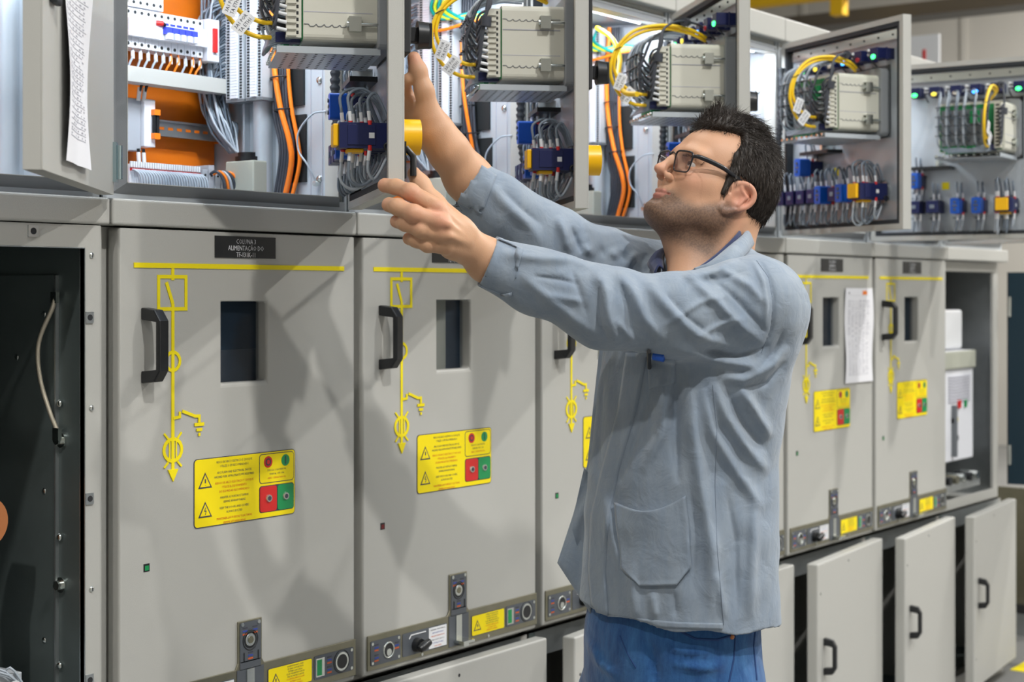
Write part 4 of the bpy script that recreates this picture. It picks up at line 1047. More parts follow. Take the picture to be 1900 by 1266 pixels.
# ---- materials of the man
m = mat('skin', (.55, .30, .19), .5, sub=.10, bump=.25, bscale=420, spec=.35)
nt = m.node_tree; at = nt.nodes.new('ShaderNodeAttribute'); at.attribute_name = 'tone'; nt.links.new(at.outputs['Color'], nt.nodes['Principled BSDF'].inputs['Base Color'])
def cloth(name, col, col2, scale, bump):
    m = mat(name, col, .85, sheen=.25); nt = m.node_tree; b = nt.nodes['Principled BSDF']; b.inputs['Specular IOR Level'].default_value = .2
    tc = nt.nodes.new('ShaderNodeTexCoord'); mp = nt.nodes.new('ShaderNodeMapping'); mp.inputs['Scale'].default_value = (1, 1, .25)
    n1 = nt.nodes.new('ShaderNodeTexNoise'); n1.inputs['Scale'].default_value = scale; n1.inputs['Detail'].default_value = 6; n1.inputs['Roughness'].default_value = .7
    n2 = nt.nodes.new('ShaderNodeTexNoise'); n2.inputs['Scale'].default_value = 1400; n2.inputs['Detail'].default_value = 2
    nt.links.new(tc.outputs['Object'], mp.inputs['Vector']); nt.links.new(mp.outputs[0], n1.inputs['Vector']); nt.links.new(tc.outputs['Object'], n2.inputs['Vector'])
    mx = nt.nodes.new('ShaderNodeMix'); mx.data_type = 'RGBA'; mx.inputs[6].default_value = (*col, 1); mx.inputs[7].default_value = (*col2, 1)
    mr = nt.nodes.new('ShaderNodeMapRange'); mr.inputs[1].default_value = .35; mr.inputs[2].default_value = .65; nt.links.new(n1.outputs['Fac'], mr.inputs[0])
    nt.links.new(mr.outputs[0], mx.inputs[0]); nt.links.new(mx.outputs[2], b.inputs['Base Color'])
    n3 = nt.nodes.new('ShaderNodeTexNoise'); n3.inputs['Scale'].default_value = 24; n3.inputs['Detail'].default_value = 4; n3.inputs['Distortion'].default_value = .6; nt.links.new(tc.outputs['Object'], n3.inputs['Vector'])
    b1 = nt.nodes.new('ShaderNodeBump'); b1.inputs['Strength'].default_value = .3; b1.inputs['Distance'].default_value = .014*bump; nt.links.new(n3.outputs['Fac'], b1.inputs['Height'])
    b2 = nt.nodes.new('ShaderNodeBump'); b2.inputs['Strength'].default_value = .3; b2.inputs['Distance'].default_value = .0006; nt.links.new(n2.outputs['Fac'], b2.inputs['Height']); nt.links.new(b1.outputs[0], b2.inputs['Normal']); nt.links.new(b2.outputs[0], b.inputs['Normal'])
cloth('shirt', (.205, .255, .325), (.25, .295, .35), 26, 1.0)
cloth('shirt_seam', (.17, .21, .27), (.19, .23, .29), 26, .5)
cloth('polo', (.02, .03, .085), (.03, .042, .11), 30, .5)
cloth('denim', (.009, .050, .175), (.040, .135, .32), 22, .8)
mat('denim_seam', (.01, .045, .16), .8); mat('thread', (.30, .36, .42), .8)
mat('hair', (.022, .015, .011), .55, spec=.35); mat('hair_grey', (.14, .12, .105), .45); mat('brow', (.05, .03, .02), .6)
mat('eye_white', (.50, .45, .42), .15); mat('iris', (.06, .035, .02), .2); mat('lens', (.16, .10, .10), .03, alpha=.22)
mat('frame_black', (.01, .011, .014), .3); mat('shoe', (.02, .018, .016), .5)

man = empty('person', (0, 0, 0), 0)      # replaced by the body mesh below
bpy.data.objects.remove(man)
# ---- head frame
HS = 1.083; psi = math.radians(29); pit = math.radians(31)
HO = P3(1318.6, 375, 3.07)
Fh = -math.cos(psi)*RV-math.sin(psi)*FV; HF = math.cos(pit)*Fh+math.sin(pit)*UV; HU = -math.sin(pit)*Fh+math.cos(pit)*UV; HL = np.cross(HU, HF)
rol = math.radians(5); HL, HU = math.cos(rol)*HL-math.sin(rol)*HU, math.cos(rol)*HU+math.sin(rol)*HL
HR = np.stack([HF, HL, HU], 1)      # columns: forward, left, up
def hp(a, b, c): return HO+HR@(np.array([a, b, c])*HS)
def hinv(p): return (p-HO)@HR/HS
UL = [(.1005, 0, -.0405), (.0985, .009, -.0395), (.0930, .017, -.0400), (.0845, .0245, -.0405)]; UR = [.0036, .0034, .0028, .0018]
LL = [(.0990, 0, -.0492), (.0970, .009, -.0487), (.0918, .017, -.0460), (.0845, .0245, -.0412)]; LR = [.0043, .0041, .0031, .0018]
ML = [(.1055, 0, -.0450), (.1030, .009, -.0445), (.0970, .017, -.0430), (.0860, .0265, -.0405)]
def build_head():
    s = SDF()
    E = lambda c, r, k=.012, mode='u', R=None: s.ell(hp(*c), np.array(r)*HS, HR if R is None else HR@R, k*HS, mode)
    C = lambda a, b, ra, rb, k=.01, mode='u': s.cone(hp(*a), hp(*b), ra*HS, rb*HS, k*HS, mode)
    E((-.004, 0, .058), (.088, .073, .084)); E((-.02, 0, .03), (.074, .070, .068), .03)
    E((.035, 0, .055), (.065, .062, .060), .03); E((.036, 0, -.008), (.058, .058, .068), .03)
    for t in (-1, 1):
        C((.004, t*.060, -.020), (.022, t*.052, -.046), .013, .015, .04); C((.022, t*.052, -.046), (.074, t*.024, -.074), .014, .013, .04)
        C((.045, t*.050, .004), (.074, t*.038, -.006), .016, .013, .03)         # cheekbone
        C((.058, t*.028, -.028), (.068, t*.016, -.057), .0135, .012, .02)         # muzzle side
        C((.086, t*.043, .041), (.097, t*.014, .042), .0075, .0075, .018)         # brow
    E((.0870, 0, -.0715), (.0195, .021, .0140), .014); E((.055, 0, -.070), (.035, .034, .016), .03)
    E((.0775, 0, -.038), (.0220, .024, .022), .012)
    for t in (-1, 1): E((.103, t*.031, .020), (.0155, .0175, .0120), .014, 's')
    # nose
    C((.096, 0, .036), (.108, 0, .016), .0075, .0075, .014); C((.108, 0, .018), (.1185, 0, -.004), .0070, .0080, .008); E((.1190, 0, -.0095), (.0118, .0102, .0080), .008)
    for t in (-1, 1):
        E((.1040, t*.0128, -.0140), (.0100, .0058, .0068), .006); E((.1075, t*.0065, -.0175), (.0060, .0028, .0038), .003, 's')
    C((.097, 0, -.020), (.0965, 0, -.034), .0055, .0055, .01)
    for t in (-1, 1):
        for P_, r_, q_ in ((UL, UR, .004), (LL, LR, .004)):
            for k in range(3): C((P_[k][0], t*P_[k][1], P_[k][2]), (P_[k+1][0], t*P_[k+1][1], P_[k+1][2]), r_[k], r_[k+1], q_)
    for t in (-1, 1):
        for k in range(3): C((ML[k][0], t*ML[k][1], ML[k][2]), (ML[k+1][0], t*ML[k+1][1], ML[k+1][2]), .0014, .0014, .0015, 's')
    C((.1035, -.012, -.0585), (.1035, .012, -.0585), .0035, .0035, .008, 's')
    # eyelids and eyes
    for t in (-1, 1):
        s.ell(hp(.0805, t*.031, .0215), np.array([.0136]*3)*HS, None, .004, 'u')
        C((.0955, t*.023, .0210), (.0885, t*.0450, .0200), .0040, .0038, .002, 's')
        C((.0905, t*.020, .0318), (.0840, t*.046, .0305), .0038, .0034, .006)
    # ear: rim, lobe, bowl
    for t in (-1, 1):
        er = lambda a, c, out=0.: Vector((a+.003, t*(.0735+out), c+.0075))
        pts = [er(.014, .000, .001), er(.019, .011, .003), er(.015, .021, .005), er(.004, .028, .008), er(-.009, .0295, .011), er(-.020, .024, .013), er(-.025, .012, .0135), er(-.022, -.002, .012), er(-.013, -.014, .010), er(-.002, -.024, .007), er(.009, -.033, .004), er(.017, -.032, .001), er(.018, -.022, -.001)]
        rr = [.003, .0036, .004, .0042, .0042, .0042, .0042, .004, .004, .0046, .0062, .0062, .004]
        cc = catmull(pts, 3); ri = np.interp(np.arange(len(cc))/3, np.arange(len(rr)), rr)
        for i in range(len(cc)-1): C(tuple(cc[i]), tuple(cc[i+1]), ri[i], ri[i+1], .003)
        E((.009, t*.076, -.0125), (.012, .0045, .014), .006); E((-.001, t*.078, .0115), (.020, .0055, .026), .005)
        C(tuple(er(.004, .019, .009)), tuple(er(-.012, .010, .012)), .0030, .0030, .004); C(tuple(er(-.012, .010, .012)), tuple(er(-.006, -.010, .010)), .0030, .0030, .004)
        C(tuple(er(.016, -.004, .003)), tuple(er(.014, -.012, .003)), .0042, .0036, .004); E((.007, t*.0855, .0075), (.0080, .0060, .0100), .004, 's'); E((-.003, t*.088, .026), (.012, .0035, .0035), .003, 's')
    # neck and upper chest
    nb = P3(1306, 540, 3.03)
    s.cone(hp(-.022, 0, -.010), nb, .060*HS, .066, .03); s.cone(hp(-.045, 0, .0), P3(1335, 520, 3.05), .050*HS, .06, .03)
    s.cone(hp(.012, .0, -.055), P3(1270, 525, 2.99), .028*HS, .034, .03)
    s.cone(hp(.050, 0, -.070), hp(.00, 0, -.085), .018*HS, .040*HS, .04)
    for t in (-1, 1): s.cone(hp(-.03, t*.062, -.02), P3(1282, 545, 3.0), .012, .010, .02)
    s.ell(P3(1290, 605, 3.03), (.11, .14, .075), None, .03)
    return s
def head_tone(V):
    q = hinv(V); a, b, c = q.T; ab = np.abs(b)
    base = np.tile(np.array([.56, .315, .195]), (len(V), 1))
    def mixc(col, m): base[:] = base*(1-m[:, None])+np.array(col)*m[:, None]
    G = lambda x, y, z, sx, sy, sz: np.exp(-((a-x)/sx)**2-((ab-y)/sy)**2-((c-z)/sz)**2)
    mixc((.64, .28, .19), .40*G(.078, .045, -.004, .03, .025, .022)); mixc((.62, .26, .18), .5*G(.120, 0, -.010, .016, .014, .014)); mixc((.62, .25, .18), .7*G(-.004, .088, .010, .035, .014, .045))
    # stubble: jaw, chin, upper lip, upper neck
    sm = lambda x, lo, hi: np.clip((x-lo)/(hi-lo), 0, 1)**2*(3-2*np.clip((x-lo)/(hi-lo), 0, 1))
    top = np.interp(a, [-.02, .015, .035, .055, .072, .088, .12], [.000, .000, -.016, -.034, -.036, -.026, -.024])
    m = sm(top-c, -.006, .018)*sm(a, -.03, .0)*sm(c, -.130, -.095)
    m = np.maximum(m, .55*sm(top-c, -.006, .018)*sm(a, -.03, .0)*sm(c, -.16, -.10))
    # grain of the stubble
    m = m*(1-.55*np.exp(-((c+.030)/.008)**2)*(ab < .02)); rnd = np.random.default_rng(4).random(len(V)); m = m*(.76+.24*rnd)
    mixc((.075, .050, .038), .90*m)
    lips = np.zeros(len(V)); Q = np.stack([a, ab, c], 1)
    for P_, R_ in ((UL, UR), (LL, LR)):
        for k in range(3):
            A_ = np.array(P_[k]); B_ = np.array(P_[k+1]); e_ = B_-A_; t_ = np.clip(((Q-A_)@e_)/(e_@e_), 0, 1); dd = np.linalg.norm(Q-A_-t_[:, None]*e_, axis=1)/(R_[k]+(R_[k+1]-R_[k])*t_)
            lips = np.maximum(lips, np.clip((1.55-dd)/.3, 0, 1))
    mixc((.47, .19, .145), .85*np.clip(lips, 0, 1))
    return base
# ---- arms and hands
def ch(pts): return [(P3(x, y, D), rp(r, D)) for x, y, D, r in pts]
def arm_left():
    s = SDF()
    s.chain(ch([(1000, 525, 2.82, 42), (905, 484, 2.80, 38), (862, 448, 2.765, 32)]), .02)
    fing = [[(814, 388, 2.715, 17.5), (762, 357, 2.725, 15.5), (735, 347, 2.752, 14.5), (714, 344, 2.770, 13.5)],
            [(820, 414, 2.700, 18), (768, 397, 2.695, 16), (738, 384, 2.710, 15.5), (722, 380, 2.740, 14)],
            [(826, 437, 2.705, 16.5), (782, 427, 2.700, 14.5), (752, 415, 2.712, 14), (736, 411, 2.738, 12.5)],
            [(828, 458, 2.718, 15), (794, 455, 2.712, 13), (772, 446, 2.720, 13), (759, 443, 2.740, 12)]]
    for k, f in enumerate(fing):
        W0 = [(858, 432), (860, 444), (862, 456), (860, 466)][k]
        s.cone(P3(W0[0], W0[1], 2.765), P3(f[0][0], f[0][1], f[0][2]), rp(22, 2.76), rp(f[0][3]*.92, 2.7), .014)
    s.cone(P3(850, 425, 2.75), P3(835, 455, 2.745), rp(23, 2.75), rp(21, 2.75), .02)
    for f in fing:
        t = SDF()
        for (a, ra), (b, rb) in zip(ch(f), ch(f)[1:]): t.cone(a, b, ra, rb, .006)
        fn = (lambda T: (lambda p: T.ev(p)))(t); P = np.array([q[0] for q in ch(f)]); s.put(fn, P.min(0)-.02, P.max(0)+.02, .0035)
        # knuckle
        x, y, D, r = f[0]; s.ell(P3(x-4, y-3, D-.006), [rp(r*.86, D)]*3, None, .008)
        s.ell(P3(f[1][0], f[1][1]-1, f[1][2]-.003), [rp(f[1][3]*1.0, D)]*3, None, .006)
    th = ch([(842, 415, 2.790, 24), (806, 378, 2.825, 18), (781, 342, 2.845, 15), (768, 322, 2.850, 12.5)])
    s.chain(th, .014)
    # tendons
    for k, f in enumerate(fing[:3]): s.cone(P3(f[0][0]+10, f[0][1]+2, f[0][2]-.015), P3(868, 440+6*k, 2.738), rp(4, 2.7), rp(3, 2.7), .012)
    return s
def arm_right():
    s = SDF()
    s.chain(ch([(930, 395, 3.05, 48), (868, 330, 3.03, 42), (832, 280, 3.0, 36), (808, 246, 2.99, 33)]), .02)
    s.cone(P3(806, 244, 2.99), P3(790, 212, 2.985), rp(32, 3), rp(26, 3), .02); s.cone(P3(800, 240, 2.995), P3(766, 216, 3.01), rp(28, 3), rp(22, 3), .02)
    s.chain(ch([(798, 216, 2.975, 22), (787, 168, 2.965, 16.5), (776, 132, 2.965, 15), (768, 108, 2.968, 12.5)]), .012)
    for f in ([(772, 205, 2.995, 16), (753, 178, 3.005, 14), (750, 155, 2.985, 12.5), (757, 147, 2.965, 11)],
              [(764, 214, 3.01, 16), (742, 196, 3.03, 14), (731, 165, 3.025, 13), (736, 142, 3.0, 12)],
              [(758, 222, 3.03, 15), (738, 208, 3.05, 13.5), (728, 182, 3.05, 12.5), (731, 163, 3.03, 11.5)],
              [(756, 232, 3.045, 14), (740, 222, 3.065, 12), (730, 203, 3.065, 11), (732, 190, 3.05, 10)]):
        t = SDF()
        for (a, ra), (b, rb) in zip(ch(f), ch(f)[1:]): t.cone(a, b, ra, rb, .006)
        P = np.array([q[0] for q in ch(f)]); s.put((lambda T: (lambda p: T.ev(p)))(t), P.min(0)-.02, P.max(0)+.02, .007)
    return s
def body_core():
    s = SDF()
    s.chain([(P3(1285, 660, 3.03), .12), (P3(1275, 850, 3.03), .12), (P3(1245, 1180, 3.03), .13)], .04)
    s.chain(ch([(1385, 560, 2.86, 50), (1120, 560, 2.83, 40), (960, 508, 2.82, 38)]), .02); s.chain(ch([(1200, 520, 3.2, 50), (1020, 450, 3.10, 42), (910, 375, 3.05, 40)]), .02)
    for x, D in ((1170, 3.10), (1320, 2.98)): s.chain([(P3(x, 1220, D), .085), (P3(x, 1650, D), .055), (P3(x, 2040, D), .04)], .02)
    return s
Vs = []; Fs = []; Ts = []; o_ = 0
def bbox(s, pad=.01):
    lo = np.min([q[1] for q in s.ops], 0)-pad; hi = np.max([q[2] for q in s.ops], 0)+pad; return lo, hi
SK = np.array([.55, .315, .19])
for fn, h in ((build_head, .0024), (arm_left, .0025), (arm_right, .0027), (body_core, .012)):
    s = fn(); lo, hi = bbox(s); V, F = mesh_sdf(s, lo, hi, h)
    if fn is build_head: T = head_tone(V); HEAD = s
    else: T = np.tile(SK, (len(V), 1))*(1+.0*V[:, :1])
    if fn in (arm_left, arm_right):
        lst = [(715, 345, 2.77), (724, 384, 2.74), (738, 413, 2.74), (761, 443, 2.75), (812, 390, 2.69), (822, 416, 2.68), (768, 110, 2.96), (764, 363, 2.71), (770, 401, 2.69)]
        for q in lst:
            g = np.exp(-(np.linalg.norm(V-P3(*q), axis=1)/.017)**2)[:, None]*.5; T = T*(1-g)+np.array([.62, .25, .17])*g
    Vs.append(V); Fs.append(F+o_); Ts.append(T); o_ += len(V)
man = np_mesh('person', np.concatenate(Vs), np.concatenate(Fs), ['skin'], colr=np.concatenate(Ts))
tag(man, 'man in glasses and grey-blue work shirt reaching up to an open cabinet door', 'person')
# ---- shirt
phb = math.radians(27); BF = -math.cos(phb)*RV-math.sin(phb)*FV; BL = math.sin(phb)*RV-math.cos(phb)*FV
def torso_fn(knots):
    # knots: py, px centre, D, half depth along facing, half width
    ys = np.array([k[0] for k in knots]); C = np.array([P3(k[1], k[0], k[2]) for k in knots]); A = np.array([k[3] for k in knots]); Bb = np.array([k[4] for k in knots])
    zs = C[:, 2]; o = np.argsort(zs); zs = zs[o]; C = C[o]; A = A[o]; Bb = Bb[o]
    def smooth(z, col):
        return (np.interp(z-.025, zs, col)+2*np.interp(z, zs, col)+np.interp(z+.025, zs, col))/4
    def fn(p):
        z = p[:, 2]; x = p[:, 0]-smooth(z, C[:, 0]); y = p[:, 1]-smooth(z, C[:, 1]); a = smooth(z, A); b = smooth(z, Bb)
        f = x*BF[0]+y*BF[1]; l = x*BL[0]+y*BL[1]
        q = ((np.abs(f)/a)**2.3+(np.abs(l)/b)**2.3)**(1/2.3)+1e-6; r = np.hypot(f, l); d = np.where(q > .05, r*(1-1/q), -np.minimum(a, b))
        return np.maximum(d*.9, np.maximum(z-zs[-1], zs[0]-z))
    lo = C.min(0)-[.3, .3, 0]; hi = C.max(0)+[.3, .3, 0]
    return fn, lo, hi
def surf(s, px, py, D0=2.5, D1=3.6):
    """where the line of sight meets the surface"""
    D = np.full(len(px), D0); px = np.array(px, float); py = np.array(py, float)
    pt = lambda D: CAMP+FV*D[:, None]+RV*((px-950)/FP*D)[:, None]+UV*((H0-py)/FP*D)[:, None]
    for _ in range(120):
        d = s.ev(pt(D)); D = np.minimum(D+d*.75, D1)
    return pt(D), D
def resamp(poly, n):
    P = np.array(poly, float); t = np.r_[0, np.cumsum(np.hypot(*np.diff(P, axis=0).T))]; u = np.linspace(0, t[-1], n)
    return np.interp(u, t, P[:, 0]), np.interp(u, t, P[:, 1])
def shirt_base():
    s = SDF()
    fn, lo, hi = torso_fn([(470, 1310, 3.05, .055, .075), (490, 1315, 3.04, .085, .15), (520, 1318, 3.035, .115, .205), (570, 1312, 3.03, .142, .218), (640, 1296, 3.03, .155, .212), (760, 1278, 3.03, .158, .195),
                           (860, 1266, 3.03, .160, .19), (960, 1262, 3.03, .163, .20), (1060, 1260, 3.03, .165, .205), (1172, 1258, 3.03, .168, .208), (1182, 1258, 3.03, .168, .208)])
    s.put(fn, lo, hi, .01)
    s.chain([(P3(1392, 560, 2.885), rp(84, 2.88)), (P3(1250, 588, 2.83), rp(74, 2.83)), (P3(1120, 570, 2.815), rp(72, 2.81)), (P3(990, 520, 2.81), rp(56, 2.81)), (P3(912, 488, 2.80), rp(50, 2.8))], .03)
    s.cone(P3(1398, 575, 2.95), P3(1372, 600, 3.0), rp(90, 2.95), rp(88, 3.), .05)
    s.cone(P3(1410, 560, 2.98), P3(1350, 530, 3.02), rp(62, 3.), rp(60, 3.), .05)
    s.chain([(P3(1225, 527, 3.22), rp(80, 3.22)), (P3(1130, 505, 3.15), rp(72, 3.15)), (P3(1005, 452, 3.09), rp(73, 3.09)), (P3(930, 392, 3.05), rp(58, 3.05)), (P3(872, 340, 3.03), rp(50, 3.03))], .03)
    return s
def cut(s, pc, axis_from, L, r_in, D):
    """flat cuff end and hollow opening"""
    a = P3(*pc); b = P3(*axis_from); n = (a-b)/np.linalg.norm(a-b)
    def plane(p): return -((p-a)@n)          # negative beyond the end
    R = .13
    s.put(lambda p: np.maximum(np.linalg.norm(p-a, axis=1)-R, -((p-a)@n)), a-R, a+R, .003, 's')
    s.cone(a+n*.03, a-n*.035, r_in, r_in*.93, .002, 's')
SB = shirt_base()
SH = shirt_base()
FOLDS = [  # polyline in the photograph, radius, height (+ ridge, - crease)
 # near sleeve
 ([(925, 470), (1000, 478), (1060, 480), (1108, 500)], 13, 5), ([(985, 512), (1040, 519), (1080, 530)], 5, -5), ([(960, 505), (1000, 540), (1060, 590), (1110, 625)], 12, 4),
 ([(1100, 500), (1122, 530), (1126, 570), (1134, 610), (1150, 645)], 13, 8), ([(1112, 520), (1110, 560), (1112, 600), (1128, 635)], 7, -6), ([(1140, 500), (1175, 540), (1195, 590), (1235, 640)], 13, 6), ([(1150, 520), (1165, 570), (1170, 620)], 8, -5),
 ([(1190, 510), (1230, 560), (1290, 620), (1380, 655)], 14, 6), ([(1230, 540), (1275, 590), (1330, 632)], 8, -5), ([(1270, 505), (1330, 560), (1380, 610), (1420, 640)], 12, 6), ([(1310, 505), (1370, 560), (1425, 620)], 8, -5),
 ([(1330, 495), (1390, 530), (1425, 570)], 10, 4), ([(1240, 640), (1320, 668), (1400, 680), (1440, 660)], 12, 6), ([(1300, 650), (1370, 662), (1430, 640)], 7, -5), ([(1225, 610), (1300, 560), (1360, 545)], 7, 3), ([(1290, 628), (1340, 600), (1390, 590)], 6, 3),
 ([(1010, 545), (1050, 555), (1090, 560)], 8, 3), ([(1140, 590), (1180, 640)], 8, 4), ([(1060, 500), (1075, 540), (1090, 590)], 9, -4),
 # shoulder seam and back
 ([(1405, 478), (1428, 515), (1436, 560), (1432, 610), (1412, 655)], 5, -4), ([(1395, 480), (1415, 520), (1422, 565), (1418, 615)], 5, 3),
 ([(1462, 640), (1430, 680), (1380, 705), (1330, 700)], 12, 7), ([(1458, 670), (1420, 712), (1370, 722)], 8, -5), ([(1455, 610), (1440, 650), (1400, 690)], 8, -4),
 # torso
 ([(1320, 700), (1345, 770), (1385, 830), (1428, 880)], 14, 8), ([(1345, 720), (1380, 790), (1425, 840)], 9, -6), ([(1300, 710), (1320, 800), (1370, 880), (1420, 950)], 13, 6), ([(1370, 715), (1405, 770), (1432, 815)], 12, 7),
 ([(1255, 690), (1254, 800), (1258, 900)], 11, -8), ([(1275, 690), (1285, 800), (1300, 900), (1320, 1010), (1325, 1150)], 16, 8), ([(1235, 700), (1228, 800), (1190, 880)], 13, 5), ([(1215, 700), (1190, 790), (1150, 900)], 8, -4),
 ([(1345, 900), (1365, 1000), (1368, 1150)], 14, -6), ([(1400, 900), (1398, 1000), (1392, 1150)], 13, 5), ([(1175, 1040), (1170, 1090), (1180, 1150)], 12, 4), ([(1120, 900), (1135, 1000), (1150, 1060)], 10, 4), ([(1280, 900), (1290, 1000), (1285, 1090)], 8, -3),
 ([(1120, 700), (1112, 800), (1108, 900)], 10, -6), ([(1210, 1095), (1215, 1150)], 9, 4), ([(1250, 1095), (1255, 1150)], 8, -4), ([(1330, 1060), (1345, 1150)], 8, 4),
 # far sleeve
 ([(900, 330), (935, 375), (985, 420), (1010, 470)], 15, 5), ([(930, 350), (975, 395), (1010, 420)], 9, -4), ([(1035, 400), (1050, 440), (1060, 490)], 11, 7), ([(1060, 420), (1075, 460), (1090, 505)], 7, -7),
 ([(1086, 452), (1100, 480), (1112, 505)], 10, 5), ([(1115, 455), (1122, 480), (1130, 505)], 6, -5), ([(1138, 460), (1142, 485), (1145, 508)], 9, 5), ([(1158, 464), (1152, 490), (1152, 510)], 6, -5), ([(1182, 466), (1168, 485), (1160, 510)], 8, 5),
 ([(1200, 470), (1184, 495), (1176, 515)], 5, -4), ([(1218, 470), (1198, 495), (1190, 512)], 7, 4),
 # front shoulder
 ([(1370, 480), (1320, 505), (1265, 515)], 10, 5), ([(1385, 500), (1340, 520), (1300, 523)], 7, -4)]
def add_fold(S, base, poly, r, hgt):
    n = max(5, int(sum(math.dist(a, b) for a, b in zip(poly, poly[1:]))/14)); X, Y = resamp(poly, n); P, Dd = surf(base, X, Y)
    runs = [[0]]
    for i in range(1, n):
        if abs(Dd[i]-Dd[i-1]) < .05 and Dd[i] < 3.5: runs[-1].append(i)
        else: runs.append([i])
    P = P[max(runs, key=len)]
    if len(P) < 3: return
    w = rp(r, 3.)*.80; h = rp(abs(hgt), 3.)*(2.2 if hgt > 0 else 2.3); m = len(P); Q = np.stack([P@RV, P@UV], 1); PD = P@FV; T = np.linspace(0, 1, m); tap = np.sin(np.clip(np.minimum(T, 1-T)*2.6, 0, 1)*PI/2)
    def fn(p, d):
        best = np.full(len(p), 1e9); tt = np.zeros(len(p)); p2 = np.stack([p@RV, p@UV], 1); pd = p@FV
        for i in range(m-1):
            ab = Q[i+1]-Q[i]; t = np.clip(((p2-Q[i])@ab)/max(ab@ab, 1e-9), 0, 1); q = ((p2-Q[i]-t[:, None]*ab)**2).sum(1)+.04*(pd-PD[i]-t*(PD[i+1]-PD[i]))**2; k = q < best
            best[k] = q[k]; tt[k] = (tap[i]+(tap[i+1]-tap[i])*t)[k]
        g = np.exp(-best/(w*w)) if hgt > 0 else np.exp(-np.sqrt(best+1e-7)/(w*.7))
        return d-(h if hgt > 0 else -h)*tt*g
    S.put(fn, P.min(0)-w*2.4-.03, P.max(0)+w*2.4+.03, 0, 'disp')
for poly, r, hgt in FOLDS: add_fold(SH, SB, poly, r, hgt)
def wob(p, d):
    x = p@RV; y = p@FV; z = p[:, 2]
    w = .0016*np.sin(38*x+9*z+3*np.sin(11*z))*np.sin(27*z-13*x+2*np.sin(17*x))+.0011*np.sin(70*x-31*z+y*20)*np.sin(55*z+25*x)
    hem = np.clip((1.02-z)/.35, 0, 1); ang = np.arctan2((p-P3(1260, 900, 3.03))@FV, (p-P3(1260, 900, 3.03))@RV)
    return d+w-hem*.0055*np.sin(ang*9+1.3*np.sin(z*7))
SH.put(wob, (-9,)*3, (9,)*3, 0, 'disp')
# neck opening, cuffs, flat hem
SH.cone(P3(1262, 497, 2.96), P3(1330, 440, 3.05), .056, .072, .006, 's'); SH.cone(P3(1240, 505, 2.90), P3(1270, 490, 3.0), .034, .05, .006, 's')
cut(SH, (903, 487, 2.80), (980, 518, 2.81), 0, rp(45, 2.8), 2.8); cut(SH, (862, 342, 3.03), (930, 392, 3.05), 0, rp(46, 3.03), 3.03)
zh = P3(1258, 1164, 2.865)[2]
def hemcut(p, d):
    t = np.clip(((p-P3(1258, 1168, 3.03))@RV)/.17, -1, 1)
    return np.maximum(d, zh-.012*t+.004*np.sin(t*9)-p[:, 2])
SH.put(hemcut, (-9,)*3, (9,)*3, 0, 'disp')
lo = np.array([min(P3(880, 300, 2.7)[i], P3(1480, 300, 3.3)[i], P3(1480, 300, 2.7)[i], P3(860, 300, 3.3)[i]) for i in range(3)])-.03; hi = np.array([max(P3(860, 300, 2.7)[i], P3(1480, 300, 3.3)[i], P3(1480, 300, 2.7)[i], P3(860, 300, 3.3)[i]) for i in range(3)])+.03
lo[2] = zh-.03; hi[2] = ZC+.28
V, F = mesh_sdf(SH, lo, hi, .0036, 1)
shirt = np_mesh('shirt', V, F, ['shirt'], man); shirt['label'] = 'grey-blue long-sleeved work shirt'
# patches that lie on the shirt: pocket, plackets, cuff band, hem
def patch(name, polyL, polyR, nu, nv, off, mname, parent, th=.0022, base=None, D0=2.5, sag=0., fn=None):
    base = base or SH
    XL, YL = resamp(polyL, nv); XR, YR = resamp(polyR, nv); g = np.linspace(0, 1, nu)
    X = XL[:, None]*(1-g)+XR[:, None]*g; Y = YL[:, None]*(1-g)+YR[:, None]*g; Y = Y+sag*np.sin(g*PI)[None]*(1-np.linspace(0, 1, nv)[:, None])**3
    P, Dd = surf(base, X.ravel(), Y.ravel(), D0); N = len(P)
    U, Vv = np.meshgrid(g, np.linspace(0, 1, nv)); o = off if fn is None else off+fn(U.ravel(), Vv.ravel())
    o = np.broadcast_to(o, N)
    n_ = np.stack([base.ev(P+np.eye(3)[i]*.006)-base.ev(P-np.eye(3)[i]*.006) for i in range(3)], 1); n_ /= np.maximum(np.linalg.norm(n_, axis=1), 1e-6)[:, None]
    A = P+n_*o[:, None]; Bk = P-n_*.004
    Vx = np.concatenate([A, Bk]); Fq = []
    for j in range(nv-1):
        for i in range(nu-1): k = j*nu+i; Fq += [(k, k+nu, k+nu+1, k+1), (N+k, N+k+1, N+k+nu+1, N+k+nu)]
    for i in range(nu-1): Fq += [(i, i+1, N+i+1, N+i), ((nv-1)*nu+i+1, (nv-1)*nu+i, N+(nv-1)*nu+i, N+(nv-1)*nu+i+1)]
    for j in range(nv-1): Fq += [((j+1)*nu, j*nu, N+j*nu, N+(j+1)*nu), (j*nu+nu-1, (j+1)*nu+nu-1, N+(j+1)*nu+nu-1, N+j*nu+nu-1)]
    ob = np_mesh(name, Vx, Fq, [mname], parent)
    return ob
rim = lambda u, v: .0018*((u < .06) | (u > .94) | (v > .95))+.0012*np.sin(u*7+v*5)*np.sin(v*9-u*4)+.004*np.exp(-((v-.0)/.12)**2)*np.sin(u*PI)
pk = patch('patch_pocket', [(1144, 933), (1150, 1000), (1156, 1055), (1186, 1087)], [(1272, 920), (1278, 980), (1281, 1052), (1256, 1086)], 26, 34, .0045, 'shirt', shirt, sag=22., fn=rim); pk['label'] = 'large patch pocket near the hem'
patch('placket', [(1163, 655), (1148, 760), (1118, 870), (1097, 960), (1093, 1060), (1100, 1140)], [(1202, 655), (1182, 760), (1150, 870), (1130, 960), (1124, 1060), (1130, 1150)], 8, 60, .003, 'shirt', shirt)['label'] = 'buttoned front placket'
